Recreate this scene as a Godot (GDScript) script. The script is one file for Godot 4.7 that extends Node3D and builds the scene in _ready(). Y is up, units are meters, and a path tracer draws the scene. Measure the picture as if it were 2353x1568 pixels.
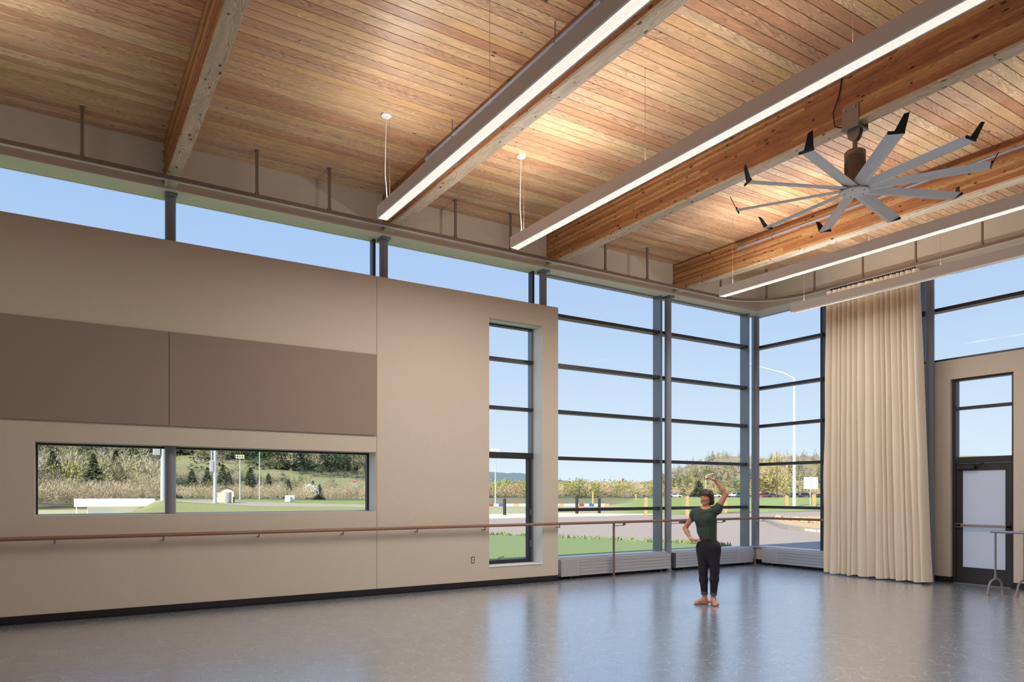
extends Node3D
# A dance studio seen through a level shift lens: wall_left (z = 0) with windows, wall_right (x = 13.3) with curtain and door.
const F := 1635.0
const YAW := 0.566359
const HY := 1134.8
const CX := 1176.5
const CAM := Vector3(0.0, 1.6, 10.58)
const CEIL := 6.31
const SOFFIT := 5.712
const GZ := -0.36
const GX := 13.66
var rng := RandomNumberGenerator.new()
var mats := {}
var tex := {}
var used := {}

# ------------------------------------------------------------------ pixel helpers (a pixel gives a direction, a plane gives the distance)
func ray(px: float, py: float) -> Vector3:
	var f := Vector3(sin(YAW), 0, -cos(YAW))
	var r := Vector3(cos(YAW), 0, sin(YAW))
	return f + r * ((px - CX) / F) + Vector3.UP * ((HY - py) / F)
func on_y(px: float, py: float, y: float) -> Vector3:
	var r := ray(px, py)
	return CAM + r * ((y - CAM.y) / r.y)
func on_z(px: float, py: float, z: float) -> Vector3:
	var r := ray(px, py)
	return CAM + r * ((z - CAM.z) / r.z)
func on_x(px: float, py: float, x: float) -> Vector3:
	var r := ray(px, py)
	return CAM + r * ((x - CAM.x) / r.x)
func at_depth(px: float, py: float, d: float) -> Vector3:
	return CAM + ray(px, py) * d

# ------------------------------------------------------------------ mesh builder
class MB:
	var v := PackedVector3Array()
	var n := PackedVector3Array()
	var uv := PackedVector2Array()
	var c := PackedColorArray()
	var ix := PackedInt32Array()
	var col := Color.WHITE
	var us := Vector2(1, 1)
	var uo := Vector2.ZERO
	var grain := 0
	func vert(p: Vector3, nn: Vector3, t: Vector2) -> int:
		v.append(p)
		n.append(nn)
		uv.append(t)
		c.append(col)
		return v.size() - 1
	func map(p: Vector3, nn: Vector3) -> Vector2:
		var a := nn.abs()
		var u: float
		var w: float
		if grain == 0:
			u = p.x
			w = p.z if a.y >= a.z else p.y
			if a.x > a.y and a.x > a.z:
				u = p.z
				w = p.y
		elif grain == 2:
			u = p.z
			w = p.x if a.y >= a.x else p.y
			if a.z > a.y and a.z > a.x:
				u = p.x
				w = p.y
		else:
			u = p.y
			w = p.x if a.z >= a.x else p.z
			if a.y > a.x and a.y > a.z:
				u = p.x
				w = p.z
		return Vector2(u * us.x + uo.x, w * us.y + uo.y)
	func tri(a: Vector3, b: Vector3, d: Vector3) -> void:
		var nn := (b - a).cross(d - a).normalized()
		var i := vert(a, nn, map(a, nn))
		vert(b, nn, map(b, nn))
		vert(d, nn, map(d, nn))
		ix.append_array([i, i + 2, i + 1])
	func quad(a: Vector3, b: Vector3, d: Vector3, e: Vector3) -> void:
		var nn := (d - a).cross(e - b).normalized()
		var i := vert(a, nn, map(a, nn))
		vert(b, nn, map(b, nn))
		vert(d, nn, map(d, nn))
		vert(e, nn, map(e, nn))
		ix.append_array([i, i + 2, i + 1, i, i + 3, i + 2])
	func box(lo: Vector3, hi: Vector3) -> MB:
		var p := func(x, y, z): return Vector3(hi.x if x else lo.x, hi.y if y else lo.y, hi.z if z else lo.z)
		quad(p.call(0, 0, 1), p.call(1, 0, 1), p.call(1, 1, 1), p.call(0, 1, 1))
		quad(p.call(1, 0, 0), p.call(0, 0, 0), p.call(0, 1, 0), p.call(1, 1, 0))
		quad(p.call(1, 0, 1), p.call(1, 0, 0), p.call(1, 1, 0), p.call(1, 1, 1))
		quad(p.call(0, 0, 0), p.call(0, 0, 1), p.call(0, 1, 1), p.call(0, 1, 0))
		quad(p.call(0, 1, 1), p.call(1, 1, 1), p.call(1, 1, 0), p.call(0, 1, 0))
		quad(p.call(0, 0, 0), p.call(1, 0, 0), p.call(1, 0, 1), p.call(0, 0, 1))
		return self
	func cbox(lo: Vector3, hi: Vector3, b: float) -> MB:
		# a box with chamfered edges and corners
		var q := func(s: Vector3, ax: int) -> Vector3:
			var r := Vector3()
			for k in 3:
				var lim: float = hi[k] if s[k] > 0 else lo[k]
				r[k] = lim if k == ax else lim - s[k] * b
			return r
		for ax in 3:
			var u := (ax + 1) % 3
			var w := (ax + 2) % 3
			for s in [-1.0, 1.0]:
				var ps := []
				for t in [[-1.0, -1.0], [1.0, -1.0], [1.0, 1.0], [-1.0, 1.0]]:
					var sg := Vector3()
					sg[ax] = s
					sg[u] = t[0]
					sg[w] = t[1]
					ps.append(q.call(sg, ax))
				if s > 0:
					quad(ps[0], ps[1], ps[2], ps[3])
				else:
					quad(ps[3], ps[2], ps[1], ps[0])
			for s in [-1.0, 1.0]:
				for t in [-1.0, 1.0]:
					var e0 := Vector3()
					var e1 := Vector3()
					e0[u] = s
					e0[w] = t
					e0[ax] = -1.0
					e1[u] = s
					e1[w] = t
					e1[ax] = 1.0
					var a: Vector3 = q.call(e0, u)
					var d: Vector3 = q.call(e1, u)
					var e: Vector3 = q.call(e1, w)
					var f: Vector3 = q.call(e0, w)
					if s * t > 0:
						quad(a, f, e, d)
					else:
						quad(a, d, e, f)
		for sx in [-1.0, 1.0]:
			for sy in [-1.0, 1.0]:
				for sz in [-1.0, 1.0]:
					var s3 := Vector3(sx, sy, sz)
					if sx * sy * sz > 0:
						tri(q.call(s3, 0), q.call(s3, 1), q.call(s3, 2))
					else:
						tri(q.call(s3, 0), q.call(s3, 2), q.call(s3, 1))
		return self
	func tube(pts: Array, r: float, seg := 10, r2 := -1.0, caps := true) -> MB:
		# a round bar through the points, tapering from r to r2
		var m := pts.size()
		var e := r if r2 < 0 else r2
		var dir0: Vector3 = (pts[1] - pts[0]).normalized()
		var side := dir0.cross(Vector3.UP if absf(dir0.y) < 0.9 else Vector3.RIGHT).normalized()
		var rows := []
		for i in m:
			var d: Vector3 = ((pts[mini(i + 1, m - 1)] - pts[i]).normalized() + (pts[i] - pts[maxi(i - 1, 0)]).normalized()).normalized()
			side = (side - d * side.dot(d)).normalized()
			var up := d.cross(side)
			var rr := lerpf(r, e, float(i) / (m - 1))
			var row := []
			for k in seg + 1:
				var a := TAU * k / seg
				var o := side * cos(a) + up * sin(a)
				row.append(vert(pts[i] + o * rr, o, Vector2(float(k) / seg, i)))
			rows.append(row)
		for i in m - 1:
			for k in seg:
				ix.append_array([rows[i][k], rows[i + 1][k], rows[i][k + 1], rows[i][k + 1], rows[i + 1][k], rows[i + 1][k + 1]])
		if caps:
			for end in [0, m - 1]:
				var dd: Vector3 = (pts[0] - pts[1]).normalized() if end == 0 else (pts[m - 1] - pts[m - 2]).normalized()
				var ctr := vert(pts[end], dd, Vector2.ZERO)
				var ring := []
				for k in seg + 1:
					ring.append(vert(v[rows[end][k]], dd, Vector2.ZERO))
				for k in seg:
					if end == 0:
						ix.append_array([ctr, ring[k], ring[k + 1]])
					else:
						ix.append_array([ctr, ring[k + 1], ring[k]])
		return self
	func lathe(prof: Array, at: Vector3, seg := 16) -> MB:
		# prof: [radius, height] pairs from bottom to top; flat-shaded between rings
		for i in prof.size() - 1:
			var a: Array = prof[i]
			var b: Array = prof[i + 1]
			var nn2 := Vector2(b[1] - a[1], a[0] - b[0]).normalized()
			var st := v.size()
			for k in seg + 1:
				var t := TAU * k / seg
				var d := Vector3(cos(t), 0, sin(t))
				var nn := d * nn2.x + Vector3.UP * nn2.y
				vert(at + d * a[0] + Vector3.UP * a[1], nn, Vector2(float(k) / seg, 0))
				vert(at + d * b[0] + Vector3.UP * b[1], nn, Vector2(float(k) / seg, 1))
			for k in seg:
				var j := st + k * 2
				ix.append_array([j, j + 2, j + 1, j + 1, j + 2, j + 3])
		return self
	func prism(poly: PackedVector2Array, ax: Vector3, ay: Vector3, o: Vector3, depth: Vector3) -> MB:
		# extrudes a polygon given in the plane (ax, ay) at o along depth
		var t := Geometry2D.triangulate_polygon(poly)
		var pt := func(i): return o + ax * poly[i].x + ay * poly[i].y
		var flip := ax.cross(ay).dot(depth) < 0
		var cw := Geometry2D.is_polygon_clockwise(poly)
		for i in range(0, t.size(), 3):
			var a: Vector3 = pt.call(t[i])
			var b: Vector3 = pt.call(t[i + 1])
			var d: Vector3 = pt.call(t[i + 2])
			if (b - a).cross(d - a).dot(depth) > 0:
				var s := b
				b = d
				d = s
			tri(a, b, d)
			tri(a + depth, d + depth, b + depth)
		var m := poly.size()
		for i in m:
			var a: Vector3 = pt.call(i)
			var b: Vector3 = pt.call((i + 1) % m)
			if flip != cw:
				quad(b, a, a + depth, b + depth)
			else:
				quad(a, b, b + depth, a + depth)
		return self
	func mesh(m: Material) -> ArrayMesh:
		var arr := []
		arr.resize(Mesh.ARRAY_MAX)
		arr[Mesh.ARRAY_VERTEX] = v
		arr[Mesh.ARRAY_NORMAL] = n
		arr[Mesh.ARRAY_TEX_UV] = uv
		arr[Mesh.ARRAY_COLOR] = c
		arr[Mesh.ARRAY_INDEX] = ix
		var am := ArrayMesh.new()
		am.add_surface_from_arrays(Mesh.PRIMITIVE_TRIANGLES, arr)
		am.surface_set_material(0, m)
		return am

# ------------------------------------------------------------------ scene helpers
func numbered(s: String) -> String:
	used[s] = used.get(s, -1) + 1
	return s if used[s] == 0 else "%s_%03d" % [s, used[s]]
func tag(o: Node3D, label: String, category: String, group := "", kind := "") -> Node3D:
	if label: o.set_meta("label", label)
	if category: o.set_meta("category", category)
	if group: o.set_meta("group", group)
	if kind: o.set_meta("kind", kind)
	return o
func thing(called: String, label: String, category: String, at := Vector3.ZERO, turn := 0.0, group := "") -> Node3D:
	var o := Node3D.new()
	o.name = numbered(called)
	add_child(o)
	o.position = at
	o.rotation.y = turn
	return tag(o, label, category, group)
func room(called: String, at := Vector3.ZERO) -> Node3D:
	var o := Node3D.new()
	o.name = numbered(called)
	add_child(o)
	o.position = at
	o.set_meta("kind", "structure")
	return o
func part(called: String, mb: MB, m: Material, parent: Node3D) -> MeshInstance3D:
	return inst(called, mb.mesh(m), parent)
func inst(called: String, me: Mesh, parent: Node3D, m: Material = null) -> MeshInstance3D:
	var o := MeshInstance3D.new()
	o.name = called
	o.mesh = me
	if m: o.material_override = m
	parent.add_child(o, true)
	return o
func solo(called: String, mb: MB, m: Material, label: String, category: String, group := "") -> MeshInstance3D:
	var o := MeshInstance3D.new()
	o.name = numbered(called)
	o.mesh = mb.mesh(m)
	add_child(o)
	tag(o, label, category, group)
	return o
func ground(called: String, mb: MB, m: Material) -> MeshInstance3D:
	var o := solo(called, mb, m, "", "")
	o.set_meta("kind", "structure")
	return o
func copy(o: Node3D, at: Vector3, turn := 0.0, label := "", group := "") -> Node3D:
	var r: Node3D = o.duplicate()
	r.name = numbered(str(o.name).rstrip("0123456789").rstrip("_"))
	add_child(r)
	r.position = at
	r.rotation.y = turn
	if label: r.set_meta("label", label)
	if group: r.set_meta("group", group)
	return r
func V(x: float, y: float, z: float) -> Vector3:
	return Vector3(x, y, z)
func bx(x0: float, x1: float, y0: float, y1: float, z0: float, z1: float, b := 0.0) -> MB:
	var m := MB.new()
	return m.box(V(x0, y0, z0), V(x1, y1, z1)) if b <= 0 else m.cbox(V(x0, y0, z0), V(x1, y1, z1), b)

# ------------------------------------------------------------------ materials
func mat(called: String, r: int, g: int, b: int, rough := 0.6, metal := 0.0) -> StandardMaterial3D:
	if mats.has(called): return mats[called]
	var m := StandardMaterial3D.new()
	m.resource_name = called
	m.albedo_color = Color8(r, g, b)
	m.roughness = rough
	m.metallic = metal
	mats[called] = m
	return m
func noise(sd: int, freq: float, oct := 3) -> FastNoiseLite:
	var f := FastNoiseLite.new()
	f.seed = sd
	f.frequency = freq
	f.noise_type = FastNoiseLite.TYPE_SIMPLEX_SMOOTH
	f.fractal_octaves = oct
	return f
func wood_image(sd: int, knots: int, contrast: float) -> ImageTexture:
	# 3.2 m along the grain by 0.54 m across: growth rings cut lengthwise, fine fibre, knots
	var w := 1024
	var h := 384
	var im := Image.create(w, h, false, Image.FORMAT_RGB8)
	var nb := noise(sd, 1.0, 2)
	var nf := noise(sd + 7, 1.0, 1)
	var kn := []
	rng.seed = sd
	for k in knots:
		kn.append([rng.randf() * 3.2, rng.randf() * 0.54, rng.randf_range(0.006, 0.014)])
	for y in h:
		var p := y / float(h) * 0.54
		for x in w:
			var u := x / float(w) * 3.2
			var dk := 0.0
			var bend := 0.0
			for q in kn:
				var dx: float = (u - q[0]) * 0.5
				var dy: float = p - q[1]
				var d2: float = (dx * dx + dy * dy) / (q[2] * q[2])
				if d2 < 12.0:
					bend += 1.6 * exp(-d2 * 0.35)
					if d2 < 1.6: dk = maxf(dk, 1.0 - d2 * 0.5)
			var ring := nb.get_noise_2d(u * 0.55, p * 5.0) * 7.0 + p * 46.0 + bend
			var t := ring - floorf(ring)
			t = t * t * (1.0 - smoothstep(0.86, 1.0, t))
			var fib := nf.get_noise_2d(u * 9.0, p * 330.0)
			var blot := nb.get_noise_2d(u * 1.3 + 40.0, p * 9.0)
			var k := 1.0 - contrast * (0.38 * t + 0.16 * fib) + 0.1 * blot
			var c := Color(0.93 * k, 0.91 * k - 0.03 * t * contrast - 0.015 * blot, 0.88 * k - 0.05 * t * contrast - 0.01 * blot)
			if dk > 0.0: c = c.lerp(Color(0.2, 0.11, 0.07), dk * 0.85)
			im.set_pixel(x, y, c)
	im.generate_mipmaps()
	return ImageTexture.create_from_image(im)
func speckle(sd: int, freq: float, cols: Array, size := 512, oct := 4) -> NoiseTexture2D:
	var t := NoiseTexture2D.new()
	t.width = size
	t.height = size
	t.seamless = true
	t.noise = noise(sd, freq, oct)
	var g := Gradient.new()
	g.offsets = PackedFloat32Array(range(cols.size()).map(func(i): return i / float(cols.size() - 1)))
	g.colors = PackedColorArray(cols)
	t.color_ramp = g
	return t
func tri_mat(called: String, t: Texture2D, scale: float, rough := 0.9, tint := Color.WHITE) -> StandardMaterial3D:
	var m := mat(called, 255, 255, 255, rough)
	m.albedo_color = tint
	m.albedo_texture = t
	m.uv1_triplanar = true
	m.uv1_world_triplanar = true
	m.uv1_scale = Vector3.ONE * scale
	return m
func stroke(im: Image, cx: float, cy: float, rad: float, a0: float, a1: float, c: Color, wrap: int) -> void:
	var steps := int(absf(a1 - a0) * rad * 1.4) + 2
	for i in steps:
		var a := lerpf(a0, a1, float(i) / steps)
		var x := posmod(int(cx + cos(a) * rad), wrap)
		var y := posmod(int(cy + sin(a) * rad), wrap)
		im.set_pixel(x, y, im.get_pixel(x, y).lerp(c, c.a))
func floor_images() -> Array:
	# vinyl dance floor, 5 m tile: mottle, pale and dark scuffs left by shoes; the scuffs are duller or shinier than the rest
	var s := 1024
	var im := Image.create(s, s, false, Image.FORMAT_RGBA8)
	var ro := Image.create(s, s, false, Image.FORMAT_RGBA8)
	var n1 := noise(3, 0.02, 4)
	var n2 := noise(5, 0.25, 2)
	for y in s:
		for x in s:
			var k := 0.83 + 0.015 * n1.get_noise_2d(x, y) + 0.05 * n2.get_noise_2d(x * 0.35, y * 2.0)
			im.set_pixel(x, y, Color(k, k, k))
			var q := 0.5 + 0.03 * n1.get_noise_2d(x + 300, y) + 0.07 * n2.get_noise_2d(x * 0.35 + 90.0, y * 2.0)
			ro.set_pixel(x, y, Color(q, q, q))
	rng.seed = 99
	for i in 2600:
		var cx := rng.randf() * s
		var cy := rng.randf() * s
		var rad := rng.randf_range(8, 120)
		var a0 := rng.randf() * TAU
		var len := rng.randf_range(6, 60) / rad
		var pale := rng.randf() < 0.7
		stroke(im, cx, cy, rad, a0, a0 + minf(len, 3.5), Color(1, 1, 1, rng.randf_range(0.25, 0.95)) if pale else Color(0.5, 0.48, 0.46, rng.randf_range(0.1, 0.4)), s)
		stroke(ro, cx, cy, rad, a0, a0 + minf(len, 3.5), Color(0.85, 0.85, 0.85, 0.6) if pale else Color(0.3, 0.3, 0.3, 0.5), s)
	im.generate_mipmaps()
	ro.generate_mipmaps()
	return [ImageTexture.create_from_image(im), ImageTexture.create_from_image(ro)]

func make_materials() -> void:
	mat("paint_beige", 208, 196, 180, 0.75)
	tex.paint = speckle(21, 0.05, [Color(0.985, 0.985, 0.985), Color(1, 1, 1)], 256, 4)
	for k in ["paint_beige"]:
		var pm := mat(k, 0, 0, 0)
		pm.albedo_texture = tex.paint
		pm.uv1_triplanar = true
		pm.uv1_world_triplanar = true
		pm.uv1_scale = Vector3.ONE * 0.8
	mat("fabric_taupe", 160, 142, 130, 0.95)
	var fm := mat("fabric_taupe", 0, 0, 0)
	fm.albedo_texture = speckle(22, 0.3, [Color(0.93, 0.93, 0.93), Color(1, 1, 1)], 256, 2)
	fm.uv1_triplanar = true
	fm.uv1_world_triplanar = true
	fm.uv1_scale = Vector3.ONE * 4.0
	fm.rim_enabled = true
	fm.rim = 0.3
	mat("vinyl_black", 24, 24, 30, 0.45)
	mat("steel_grey", 136, 138, 150, 0.4, 0.05)
	mat("alu_dark", 66, 66, 70, 0.4, 0.55)
	mat("alu_mid", 128, 134, 142, 0.38, 0.6)
	mat("alu_pale", 196, 198, 202, 0.35, 0.5)
	mat("housing", 240, 238, 240, 0.45, 0.0)
	mat("metal_bright", 180, 176, 170, 0.3, 0.8)
	mat("metal_brown", 128, 110, 100, 0.45, 0.3)
	mat("black", 28, 27, 30, 0.5)
	mat("white", 235, 235, 232, 0.5)
	mat("soffit_lit", 236, 228, 214, 0.7)  # paler than the wall: daylight from the glass put into the colour
	mat("fan_blade", 222, 224, 228, 0.35, 0.2)
	mat("fan_body", 150, 134, 122, 0.45, 0.35)
	mat("cable", 170, 150, 140, 0.5, 0.3)
	mat("rubber_tan", 166, 132, 110, 0.8)
	mat("barre_wood", 142, 104, 84, 0.4)
	var g := mat("glass", 235, 245, 250, 0.0)
	g.transparency = BaseMaterial3D.TRANSPARENCY_ALPHA
	g.albedo_color.a = 0.03
	g.metallic_specular = 0.1
	var fr := mat("glass_frosted", 225, 222, 226, 0.55)
	fr.backlight_enabled = true
	fr.backlight = Color(0.95, 0.95, 0.96)
	var df := mat("diffuser", 240, 238, 232, 0.5)
	df.emission_enabled = true
	df.emission = Color(1.0, 0.96, 0.9)
	df.emission_energy_multiplier = 0.75
	var dd := mat("diffuser_dim", 236, 226, 214, 0.5)
	dd.emission_enabled = true
	dd.emission = Color(1.0, 0.94, 0.86)
	dd.emission_energy_multiplier = 0.15
	var cu := mat("curtain_cloth", 240, 228, 211, 0.9)
	cu.backlight_enabled = true
	cu.backlight = Color(0.26, 0.21, 0.16)
	cu.rim_enabled = true
	cu.rim = 0.35
	cu.albedo_texture = speckle(23, 0.2, [Color(0.94, 0.93, 0.92), Color(1, 1, 1)], 256, 2)
	cu.uv1_triplanar = true
	cu.uv1_scale = Vector3(9, 2, 9)
	# planks and glulam
	tex.wood_a = wood_image(11, 3, 0.6)
	tex.wood_b = wood_image(12, 5, 0.8)
	tex.knotty = wood_image(13, 26, 0.6)
	var tones := [[234, 196, 158], [226, 182, 148], [240, 204, 164], [218, 174, 142], [238, 198, 150], [230, 192, 162], [214, 164, 130], [244, 212, 174]]
	for i in tones.size():
		var m := mat("plank_%d" % i, tones[i][0], tones[i][1], tones[i][2], 0.42)
		m.albedo_texture = tex.wood_a if i % 2 == 0 else tex.wood_b
		m.clearcoat_enabled = true
		m.clearcoat = 0.25
		m.clearcoat_roughness = 0.35
	var lam := [[196, 138, 92], [182, 122, 80], [206, 154, 106], [172, 112, 74], [190, 130, 86], [214, 168, 118]]
	for i in lam.size():
		var m := mat("lamella_%d" % i, lam[i][0], lam[i][1], lam[i][2], 0.5)
		m.albedo_texture = tex.knotty
	mat("bottom_lamella_lit", 236, 218, 194, 0.42).albedo_texture = tex.knotty  # light bounced off the floor is painted into the beam undersides
	# floor
	var fi := floor_images()
	var fl := mat("vinyl_floor", 222, 235, 252, 1.0)
	fl.albedo_texture = fi[0]
	fl.roughness = 0.52
	fl.roughness_texture = fi[1]
	fl.roughness_texture_channel = BaseMaterial3D.TEXTURE_CHANNEL_RED
	fl.metallic_specular = 0.8
	fl.metallic = 0.62
	fl.uv1_triplanar = true
	fl.uv1_world_triplanar = true
	fl.uv1_scale = Vector3.ONE * 0.2
	fl.clearcoat_enabled = true
	fl.clearcoat = 1.0
	fl.clearcoat_roughness = 0.24
	# outdoors
	tri_mat("grass", speckle(31, 0.08, [Color8(96, 116, 62), Color8(124, 144, 86), Color8(134, 152, 96), Color8(150, 164, 112)], 512, 5), 0.35)
	tri_mat("asphalt", speckle(32, 0.05, [Color8(156, 142, 130), Color8(172, 158, 146), Color8(182, 168, 154)], 512, 5), 0.25)
	tri_mat("gravel_path", speckle(33, 0.12, [Color8(206, 190, 168), Color8(228, 214, 194), Color8(238, 228, 210)], 512, 4), 0.4)
	tri_mat("bark_chips", speckle(34, 0.15, [Color8(170, 134, 92), Color8(214, 180, 136), Color8(232, 204, 162)], 512, 4), 0.5)
	tri_mat("concrete", speckle(35, 0.1, [Color8(150, 146, 136), Color8(176, 172, 160)], 256, 4), 0.6)
	tri_mat("boulder", speckle(36, 0.06, [Color8(138, 122, 102), Color8(190, 170, 140), Color8(204, 188, 160)], 256, 4), 0.8)
	var tm := mat("terrain", 255, 255, 255, 1.0)
	tm.vertex_color_use_as_albedo = true
	tm.albedo_texture = speckle(37, 0.05, [Color(0.8, 0.8, 0.8), Color(1, 1, 1)], 512, 5)
	tm.uv1_triplanar = true
	tm.uv1_world_triplanar = true
	tm.uv1_scale = Vector3.ONE * 0.08
	var lf := mat("foliage", 255, 255, 255, 0.9)
	lf.vertex_color_use_as_albedo = true
	lf.backlight_enabled = true
	lf.backlight = Color(0.35, 0.35, 0.3)
	mat("bark", 96, 80, 66, 0.9)
	mat("galvanised", 205, 208, 214, 0.4, 0.4)
	mat("painted_white", 240, 240, 236, 0.5)
	mat("timber_pale", 214, 190, 140, 0.8).albedo_texture = tex.wood_a
	mat("post_dark", 52, 47, 45, 0.7)
	mat("post_yellow", 222, 178, 84, 0.6)
	mat("roof_dark", 96, 92, 92, 0.8)
	mat("car_glass", 30, 34, 40, 0.1)
	mat("tyre", 26, 26, 28, 0.8)
	mat("skin", 206, 150, 124, 0.55)
	mats.skin.vertex_color_use_as_albedo = true
	mats.skin.subsurf_scatter_enabled = true
	mats.skin.subsurf_scatter_strength = 0.12
	mat("shirt_green", 58, 74, 64, 0.9)
	mat("denim", 36, 34, 46, 0.9)
	mat("denim_cuff", 84, 84, 98, 0.9)
	mat("hair", 58, 42, 36, 0.5)

# ------------------------------------------------------------------ main
func _ready() -> void:
	var cam := Camera3D.new()
	cam.name = "camera"
	cam.projection = Camera3D.PROJECTION_FRUSTUM
	cam.keep_aspect = Camera3D.KEEP_HEIGHT
	cam.near = 0.1
	cam.far = 6000.0
	cam.size = 1568.0 / F * cam.near
	cam.frustum_offset = Vector2(0.0, (HY - 784.0) / F * cam.near)
	cam.position = CAM
	cam.rotation.y = -YAW
	add_child(cam)
	var env := Environment.new()
	env.background_mode = Environment.BG_SKY
	var sky := Sky.new()
	var sm := ProceduralSkyMaterial.new()
	sm.sky_top_color = Color8(138, 184, 244)
	sm.sky_horizon_color = Color8(230, 247, 255)
	sm.sky_curve = 0.2
	sm.ground_horizon_color = Color8(200, 205, 200)
	sm.ground_bottom_color = Color8(120, 120, 110)
	sky.sky_material = sm
	env.sky = sky
	env.tonemap_mode = Environment.TONE_MAPPER_LINEAR
	env.tonemap_exposure = 1.0
	env.sdfgi_enabled = true
	env.ssao_enabled = true
	env.ssil_enabled = true
	var we := WorldEnvironment.new()
	we.name = "world"
	we.environment = env
	add_child(we)
	var sun := DirectionalLight3D.new()
	sun.name = "sun"
	sun.light_color = Color(1.0, 0.95, 0.86)
	sun.light_energy = 2.1
	sun.light_angular_distance = 0.6
	sun.shadow_enabled = true
	sun.sky_mode = DirectionalLight3D.SKY_MODE_LIGHT_ONLY
	add_child(sun)
	sun.look_at_from_position(Vector3.ZERO, -V(-0.76, 0.57, 0.31))
	make_materials()
	build_shell()
	build_ceiling()
	build_beams_columns()
	build_windows()
	build_door()
	build_pendants()
	build_fan()
	build_pipes()
	build_track_curtain()
	build_barre()
	build_heaters()
	build_small()
	build_person()
	build_outdoors()

# ------------------------------------------------------------------ the room
func build_shell() -> void:
	var beige: Material = mats.paint_beige
	var fl := room("floor")
	part("slab", bx(-5.2, 13.9, -0.3, 0.0, -0.5, 15.2), mats.vinyl_floor, fl)
	var w := room("wall_left")
	# inner skin: the board joint at x = 4.21 is a real gap
	var t := -0.11
	for b in [[-5.2, 4.206, 0.0, 1.322], [-5.2, 4.206, 2.25, 5.02], [-5.2, -0.258, 1.322, 2.25], [4.195, 4.206, 1.322, 2.25],
			[4.213, 6.26, 0.0, 5.02], [6.26, 7.386, 0.0, 0.34], [6.26, 7.386, 4.638, 5.02], [7.386, 7.732, 0.0, 5.02]]:
		part("board", bx(b[0], b[1], b[2], b[3], t, 0.0), beige, w)
	# outer skin
	for b in [[-5.2, 4.206, 0.0, 1.322], [-5.2, 4.206, 2.25, 5.02], [-5.2, -0.258, 1.322, 2.25], [4.206, 6.26, 0.0, 5.02], [6.26, 7.386, 0.0, 0.34], [6.26, 7.386, 4.638, 5.02], [7.386, 7.732, 0.0, 5.02]]:
		part("outer_skin", bx(b[0], b[1], b[2], b[3], -0.46, -0.3), beige, w)
	# linings of the openings and the closed end
	for b in [[-0.278, -0.258, 1.322, 2.25], [4.195, 4.206, 1.322, 2.25], [6.24, 6.26, 0.34, 4.638], [7.386, 7.406, 0.34, 4.638], [7.712, 7.732, 0.0, 5.02]]:
		part("lining", bx(b[0], b[1], b[2], b[3], -0.3, t), mats.white, w)
	part("lining", bx(6.26, 7.386, 4.638, 4.658, -0.3, t), mats.white, w)
	for b in [[-0.258, 1.18], [1.4, 4.195]]:
		part("lining", bx(b[0], b[1], 2.25, 2.27, -0.3, t), beige, w)
	part("lining", bx(7.384, 7.3862, 0.342, 4.638, t, -0.001), mats.white, w)
	part("lining", bx(4.1935, 4.1952, 1.3235, 2.25, t, -0.001), mats.white, w)
	part("sill", bx(-0.258, 4.195, 1.312, 1.3235, -0.32, t - 0.002), mats.alu_pale, w)
	part("sill", bx(6.262, 7.384, 0.325, 0.342, -0.3, 0.012, 0.003), mats.white, w)
	# header above the clerestory glass
	part("header", bx(-5.2, 13.262, SOFFIT, CEIL + 0.12, -0.46, 0.0), beige, w)
	part("soffit", bx(-5.2, 13.258, SOFFIT - 0.006, SOFFIT, -0.42, -0.004), mats.soffit_lit, w)
	# wall right: header, block with the door
	var r := room("wall_right")
	part("header", bx(13.262, 13.86, SOFFIT, CEIL + 0.12, -0.46, 15.2), beige, r)
	part("soffit", bx(13.266, 13.7, SOFFIT - 0.006, SOFFIT, -0.3, 15.0), mats.soffit_lit, r)
	var X0 := 13.53
	for b in [[3.5, 4.005, 0.0, 4.005], [5.01, 6.6, 0.0, 4.005], [4.005, 5.01, 3.655, 4.005]]:
		part("board", bx(X0, 13.86, b[2], b[3], b[0], b[1]), beige, r)
	part("board", bx(X0, 13.86, 0.0, SOFFIT, 6.6, 15.2), beige, r)
	part("wall_back_panel", bx(-5.2, 13.9, 0.0, CEIL, 15.0, 15.2), beige, room("wall_back"))
	part("wall_side_panel", bx(-5.2, -5.0, 0.0, CEIL, 0.0, 15.0), beige, room("wall_side"))
	# baseboards
	var bl := room("baseboard_left")
	part("strip", bx(-5.0, 7.738, 0.0, 0.102, 0.0, 0.008), mats.vinyl_black, bl)
	part("strip", bx(7.732, 7.739, 0.0, 0.102, -0.3, 0.0), mats.vinyl_black, bl)
	part("cove", bx(-5.0, 7.80, 0.0, 0.012, 0.0, 0.035), mats.vinyl_black, bl)
	part("strip", bx(7.739, 13.45, 0.0, 0.102, -0.21, -0.2), mats.vinyl_black, bl)
	var br := room("baseboard_right")
	part("strip", bx(13.515, 13.53, 0.0, 0.102, 3.5, 4.015), mats.vinyl_black, br)
	part("strip", bx(13.53, 13.6, 0.0, 0.102, 4.005, 4.015), mats.vinyl_black, br)
	part("strip", bx(13.515, 13.53, 0.0, 0.102, 5.0, 15.0), mats.vinyl_black, br)
	part("strip", bx(13.44, 13.45, 0.0, 0.102, -0.2, 3.5), mats.vinyl_black, br)
	# low upstand walls below the glass
	part("upstand", bx(7.732, 13.86, 0.0, 0.36, -0.46, -0.21), beige, w)
	part("upstand", bx(13.45, 13.86, 0.0, 0.36, -0.21, 3.5), beige, r)
	# roof with its overhang
	part("roof_deck", bx(-6.0, 14.7, CEIL + 0.12, CEIL + 0.6, -1.1, 16.0), mats.roof_dark, room("roof"))

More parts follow.
